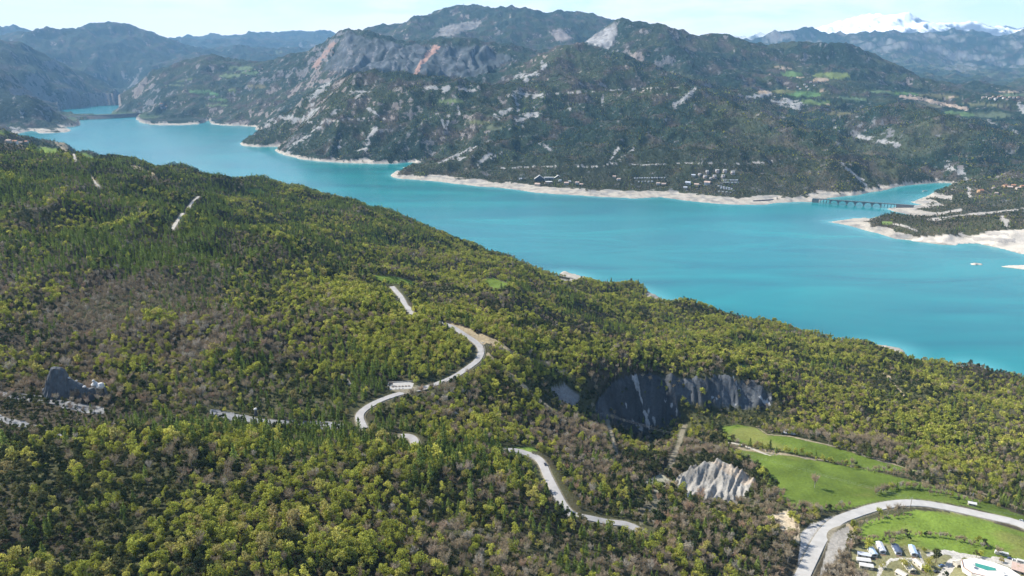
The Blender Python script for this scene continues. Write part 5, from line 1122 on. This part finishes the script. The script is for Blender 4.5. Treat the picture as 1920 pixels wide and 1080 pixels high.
# ------------------------------------------------------------------ camp site
def oriented(pf, pb_, rmin=150):
    a = at_pix(*pf); b = at_pix(*pb_); d = Vector(a)-Vector(b); return (a[0]+b[0])/2, (a[1]+b[1])/2, CAMPZ, math.atan2(d.y, d.x), d.xy.length
def mobile_home(lab, pf, pb_, W_, wall, roof, dark=False, name='mobile_home', L_=None, H=2.5):
    x, y, z, rz, Ln = oriented(pf, pb_); Ln = L_ or max(6.5, min(Ln, 11)); r = thing(name, lab, 'mobile home', (x, y, gz(x, y)), rz, 'mobile homes of the camp')
    MB().walls(-Ln/2, Ln/2, -W_/2, W_/2, -.5, H, H+W_*.16).make('wall', wall, r); MB().gable(-Ln/2, Ln/2, -W_/2, W_/2, H+.02, H+W_*.16+.05, .3, .12).make('roof', roof, r)
    MB().box(Ln/2-.02, Ln/2+.04, -W_*.3, W_*.3, .9, 2.0).make('window', GLASS, r)
    for s in (-1, 1):
        for k in (-.28, .22): MB().box(Ln*k-.6, Ln*k+.6, s*W_/2-.03, s*W_/2+.03, .9, 1.9).make('window', GLASS, r)
    MB().box(-.45, .45, -W_/2-.04, -W_/2+.02, -.2, 1.9).make('door', WHITE, r); MB().box(Ln/2+.3, Ln/2+2.4, -W_/2, W_/2, -.5, .05).make('porch', WOOD, r)
    return r
BLUEW = plain('pale blue sheet', (.36,.45,.55), .5, .8, .1, .4); LGREY = plain('light grey sheet', (.48,.49,.52), .5, .8, .1, .4); BEIGE = plain('beige sheet', (.52,.47,.38), .7, .8, .12); NAVY = plain('dark blue sheet', (.06,.08,.13), .5, .8, .15, .4)
mobile_home('pale grey mobile home with a ridged roof, second from the left in the arc', (1655,1039), (1647,1022), 3.9, LGREY, LGREY)
mobile_home('mobile home with a dark blue roof and grey end wall', (1685,1041), (1677,1026), 4.0, LGREY, NAVY)
mobile_home('white mobile home with a pale blue roof at the right end of the arc', (1714,1044), (1708,1028), 3.8, WHITE, BLUEW)
mobile_home('pale blue mobile home with a dark front window at the left end of the arc', (1640,1045), (1631,1031), 3.6, WHITE, BLUEW)
mobile_home('long white roofed mobile home, farthest of the three side by side', (1631,1046), (1607,1042), 3.9, BEIGE, LGREY)
mobile_home('long white roofed mobile home, middle of the three side by side', (1631,1056), (1606,1053), 3.7, BEIGE, WHITE)
mobile_home('long white roofed mobile home, nearest of the three side by side', (1636,1067), (1611,1063), 3.7, BEIGE, WHITE)
mobile_home('long beige roofed mobile home left of the gravel strip', (1711,1075), (1696,1057), 4.2, BEIGE, BEIGE)
mobile_home('long beige roofed mobile home right of the gravel strip', (1732,1069), (1715,1055), 4.2, BEIGE, BEIGE)
mobile_home('beige roofed hut cut by the bottom edge of the photo', (1697,1084), (1682,1076), 5, BEIGE, BEIGE, name='camp_hut')
def pool():
    pr = [at_pix(*q) for q in [(1803,1050),(1820,1046),(1838,1048),(1862,1054),(1890,1064),(1912,1078),(1925,1092),(1880,1098),(1850,1086),(1822,1075),(1806,1064)]]
    zc = max(p[2] for p in pr)+.5; cx = sum(p[0] for p in pr)/len(pr); cy = sum(p[1] for p in pr)/len(pr)
    # sight lines at the deck's height
    pts = [at_z(*q, zc) for q in [(1803,1050),(1820,1046),(1838,1048),(1862,1054),(1890,1064),(1912,1078),(1925,1092),(1880,1098),(1850,1086),(1822,1075),(1806,1064)]]
    pts = [(x-cx, y-cy) for x, y in pts][::-1]
    a = sum(pts[i][0]*pts[(i+1) % len(pts)][1]-pts[(i+1) % len(pts)][0]*pts[i][1] for i in range(len(pts)))
    if a < 0: pts = pts[::-1]
    r = thing('swimming_pool', 'green swimming pool set in a bright white paved deck at the lower right', 'swimming pool', (cx, cy, zc)); MB().prism(pts, -3.5, 0).make('deck', plain('bright paving', (.66,.62,.55), .8, .5, .1), r)
    wp = [at_z(*q, zc) for q in [(1828.7,1055.5),(1866,1065.5),(1868,1070),(1851,1069.6),(1828.6,1062)]]; wp = [(x-cx, y-cy) for x, y in wp]
    a = sum(wp[i][0]*wp[(i+1) % 5][1]-wp[(i+1) % 5][0]*wp[i][1] for i in range(5)); wp = wp[::-1] if a < 0 else wp
    gx_ = sum(p[0] for p in wp)/5; gy_ = sum(p[1] for p in wp)/5
    MB().prism([(gx_+(x-gx_)*1.06, gy_+(y-gy_)*1.06) for x, y in wp], .002, .10).make('pool_edge', CONC, r); MB().prism(wp, .102, .13).make('pool_water', plain('green pool water', (.03,.22,.17), .1, .5, .1, .5), r)
    e_ = MB(); q = [at_z(*p_, zc) for p_ in [(1803,1050),(1806,1064),(1822,1075),(1850,1082)]]; q = [Vector((x-cx, y-cy, 0)) for x, y in q]
    for a_, b_ in zip(q[:-1], q[1:]): e_.tube(a_+Vector((0,0,.5)), b_+Vector((0,0,.5)), .22, None, 4)
    e_.make('kerb', TILE, r)
    def parasol(px, py, lab):
        x, y = at_z(px, py, zc); u_ = thing('parasol', lab, 'parasol', (x, y, zc), 0, 'white parasols round the pool'); MB().tube((0,0,0), (0,0,2.4), .04).make('pole', STEEL, u_)
        m = MB(); m.V = [(0,0,2.7)]+[(1.6*math.cos(k*math.pi/4), 1.6*math.sin(k*math.pi/4), 2.1) for k in range(8)]; m.F = [(0, 1+k, 1+(k+1) % 8) for k in range(8)]; m.make('canopy', WHITE, u_)
    parasol(1823, 1064, 'pale parasol on the deck left of the pool'); parasol(1880, 1079, 'white parasol on the deck right of the pool')
    return zc
zc_ = pool()
p = at_pix(1795, 1060); house('pool_hut', 'small beige hut with a flat pale roof left of the pool deck', p, 5, 4, 2.4, .3, BEIGE, BEIGE, cat='hut')
p = at_pix(1916, 1074); house('villa', 'pink roofed villa right of the pool', p, 12, 9, 3.5, -.6, CREAM, TILEP, cat='villa')
def caravan(lab, px, py, rz, L_=6.5):
    p = at_pix(px, py); r = thing('caravan', lab, 'caravan', p, rz, 'caravans at the upper edge of the camp'); m = MB(); prof = [(-L_/2,.45),(L_/2-.3,.45),(L_/2,1.0),(L_/2-.5,2.5),(-L_/2+.2,2.6)]; n = 5
    for s in (-1, 1): m.V += [(x, s*1.15, z) for x, z in prof]
    m.F.append(tuple(range(n))); m.F.append(tuple(range(2*n-1, n-1, -1)))
    for i in range(n): m.F.append((i, n+i, n+(i+1) % n, (i+1) % n))
    m.make('body', WHITE, r); MB().box(-1.6, 1.4, -1.19, -1.16, 1.3, 2.0).make('window', GLASS, r)
    for s in (-1, 1): MB().tube((0, s*.95, .35), (0, s*1.16, .35), .35, None, 12).make('wheel', DARK, r)
    MB().box(L_/2-.1, L_/2+1.2, -.08, .08, .45, .55).make('drawbar', STEEL, r)
caravan('long white caravan at the upper edge of the camp', 1878, 1041, -.45, 9); caravan('white caravan behind the villa, rightmost', 1913, 1056, -.5, 5)
p = at_pix(1895, 1049); car('dark blue car between the two caravans', p, -.5, (.03,.035,.10)); p = at_pix(1904, 1052); car('white car right of the dark blue one', p, -.4, (.6,.6,.6))
p = at_pix(1765, 1062); car('blue car in the shade of the big dark conifer', p, .3, (.05,.12,.25))
p = at_pix(1756, 1073); car('black car beside the camp lane near the bottom edge', p, .1, (.03,.03,.035))
def low_wall():
    q = [at_pix(*p_) for p_ in [(1686,1050),(1696,1051),(1708,1052),(1718,1055),(1726,1060)]]; c = Vector(q[0]); r = thing('stone_wall', 'low curved stone wall in front of the arc of mobile homes', 'wall', c); m = MB()
    for a, b in zip(q[:-1], q[1:]): m.tube(Vector(a)-c+Vector((0,0,.3)), Vector(b)-c+Vector((0,0,.3)), .4, None, 4)
    m.make('wall', STONE, r)
low_wall()
p = at_pix(1480, 815); house('shed', 'long low white roofed shed at the back edge of the meadow', p, 11, 4, 2.2, -.35, WOOD, ZINC, cat='shed')
p = at_pix(1751, 855); house('hut', 'small white roofed hut among bare trees behind the meadow', p, 6, 4.5, 2.4, -.3, CREAM, WHITE, cat='hut')
p = at_pix(1822, 948); house('bus_shelter', 'small pale roofed shelter beside the big road', p, 5.5, 3, 2.5, -.4, CREAM, WHITE, cat='shelter')
# ------------------------------------------------------------------ power line
def pole(px, py, lab, H=11, rmin=150):
    p = at_pix(px, py, rmin); r = thing('power_pole', lab, 'power pole', p, .5, 'power poles'); MB().tube((0,0,-.5), (0,0,H), .22, .14).make('pole', WOOD, r); MB().box(-1.6, 1.6, -.09, .09, H-.6, H-.4).make('crossarm', STEEL, r)
    for s in (-1.5, 0, 1.5): MB().tube((s, 0, H-.4), (s, 0, H-.1), .08).make('insulator', WHITE, r)
    return [Vector(p)+Vector((s*math.cos(.5), s*math.sin(.5), H-.1)) for s in (-1.5, 0, 1.5)]
def cable(A_, B_, lab, sag=3.0, rad=.02):
    m = MB(); c = A_; n = 16; pts = [A_.lerp(B_, k/n)-Vector((0,0,sag*4*(k/n)*(1-k/n)))-c for k in range(n+1)]
    for a, b in zip(pts[:-1], pts[1:]): m.tube(a, b, rad, None, 3, False)
    o = m.make('power_cable', STEEL); o.location = c; tagm(o, lab, 'cable', 'power cables')
P1 = pole(906, 660, 'timber power pole beside the upper road bend'); P2 = pole(1127, 796, 'timber power pole on the knoll left of the dark cliff', 14); P3 = pole(1706, 957, 'timber power pole beside the big road curve', 11)
P4 = [v for v in (Vector(at_r(2080, 1010, 500))+Vector((s, 0, 11)) for s in (-1.5, 0, 1.5))]
for j, w_ in enumerate(('near', 'middle', 'far')):
    cable(P1[j], P2[j], w_+' cable of the three crossing the gully left of the dark cliff', 4)
    if j != 1: cable(P2[j], P3[j], w_+' cable of the pair crossing the meadow', 1.5); cable(P3[j], P4[j], w_+' cable of the pair above the meadow right of the pole', 1.5)
lattice('lattice_pole', 'slim steel lattice pole beside the pale shelter', 'pole', at_pix(1822, 941), 9, .45, .2, s=.05)
# lone trees of the meadow and camp
def lone(kind, px, py, s, label, name, var_=0, hs=1.0):
    p = at_pix(px, py); e_ = thing(name, label, 'tree', p, random.uniform(0, 6)); e_.scale = (s, s, s*hs); _, tm, cm, _ = protos[kind][var_]
    link(bpy.data.objects.new('trunk', tm), e_); link(bpy.data.objects.new('crown', cm), e_)
lone('bare', 1527, 915, 1.35, 'lone bare tree standing in the middle of the green meadow', 'bare_tree', 1, 1.1)
lone('pine', 1754, 1056, 1.5, 'big dark blue green conifer left of the pool', 'pine_tree', 2)
for i, (k_, a, b, s, l) in enumerate([('broad',1694,1066,1.0,'yellow green tree between the mobile homes, in front of the low wall'),('broad',1742,1064,.9,'round yellow tree left of the big dark conifer'),('broad',1735,1083,1.1,'yellow tree at the bottom edge left of the camp lane'),('pine',1772,1086,.8,'small pine at the bottom edge in the camp lane'),('broad',1655,1066,.6,'small yellow bush beside the camp lane'),('broad',1628,1030,1.0,'slim green tree behind the leftmost mobile home'),('bare',1670,1026,.9,'purple brown bare tree between the mobile homes'),('broad',1732,1035,.5,'small orange shrub right of the arc of mobile homes'),
    ('pine',1830,1046,.7,'dark bush pair above the pool deck'),('broad',1838,1044,.6,'green bush above the pool deck'),('bare',1869,1042,1.0,'tall brown bare tree left of the long caravan'),('broad',1877,1055,.6,'round olive tree beside the pale tent'),('pine',1702,1012,.6,'dark shrub in the hedge above the camp'),('pine',1845,1025,.8,'dark green tree at the right end of the camp hedge'),('broad',1833,1020,.7,'light green tree in the camp hedge'),
    ('pine',1812,1076,.5,'dark shrub under the pool deck'),('broad',1905,1072,.6,'green bush beside the villa'),('broad',1838,940,.6,'yellow shrub beside the pale shelter'),('pine',1797,942,.7,'dark tree left of the pale shelter'),('broad',1848,942,.5,'second yellow shrub right of the pale shelter'),('bare',1874,691,1.3,'round bare tree on the shore point at the right')]):
    lone(k_, a, b, s, l, {'broad': 'broadleaf_tree', 'pine': 'pine_tree', 'bare': 'bare_tree'}[k_], i % 4)
# ------------------------------------------------------------------ haze: a closed box of even thin air
def build_haze():
    bm = bmesh.new(); bmesh.ops.create_cube(bm, size=1)
    bmesh.ops.scale(bm, vec=(70000, 70000, 3600), verts=bm.verts); bmesh.ops.translate(bm, vec=(0, 0.0, 3600/2-32), verts=bm.verts)
    me = bpy.data.meshes.new('haze'); bm.to_mesh(me); bm.free()
    m = bpy.data.materials.new('thin blue air'); m.use_nodes = True; t = m.node_tree; t.nodes.clear()
    o_ = N(t, 'ShaderNodeOutputMaterial'); v = N(t, 'ShaderNodeVolumePrincipled'); v.inputs['Color'].default_value = (.31, .63, 1, 1); v.inputs['Density'].default_value = 2.5e-5; v.inputs['Anisotropy'].default_value = 0.0
    t.links.new(v.outputs[0], o_.inputs['Volume']); me.materials.append(m)
    o = link(bpy.data.objects.new('haze', me)); o['kind'] = 'stuff'; o['label'] = 'thin blue haze filling the air over lake and mountains'; o['category'] = 'haze'
build_haze()
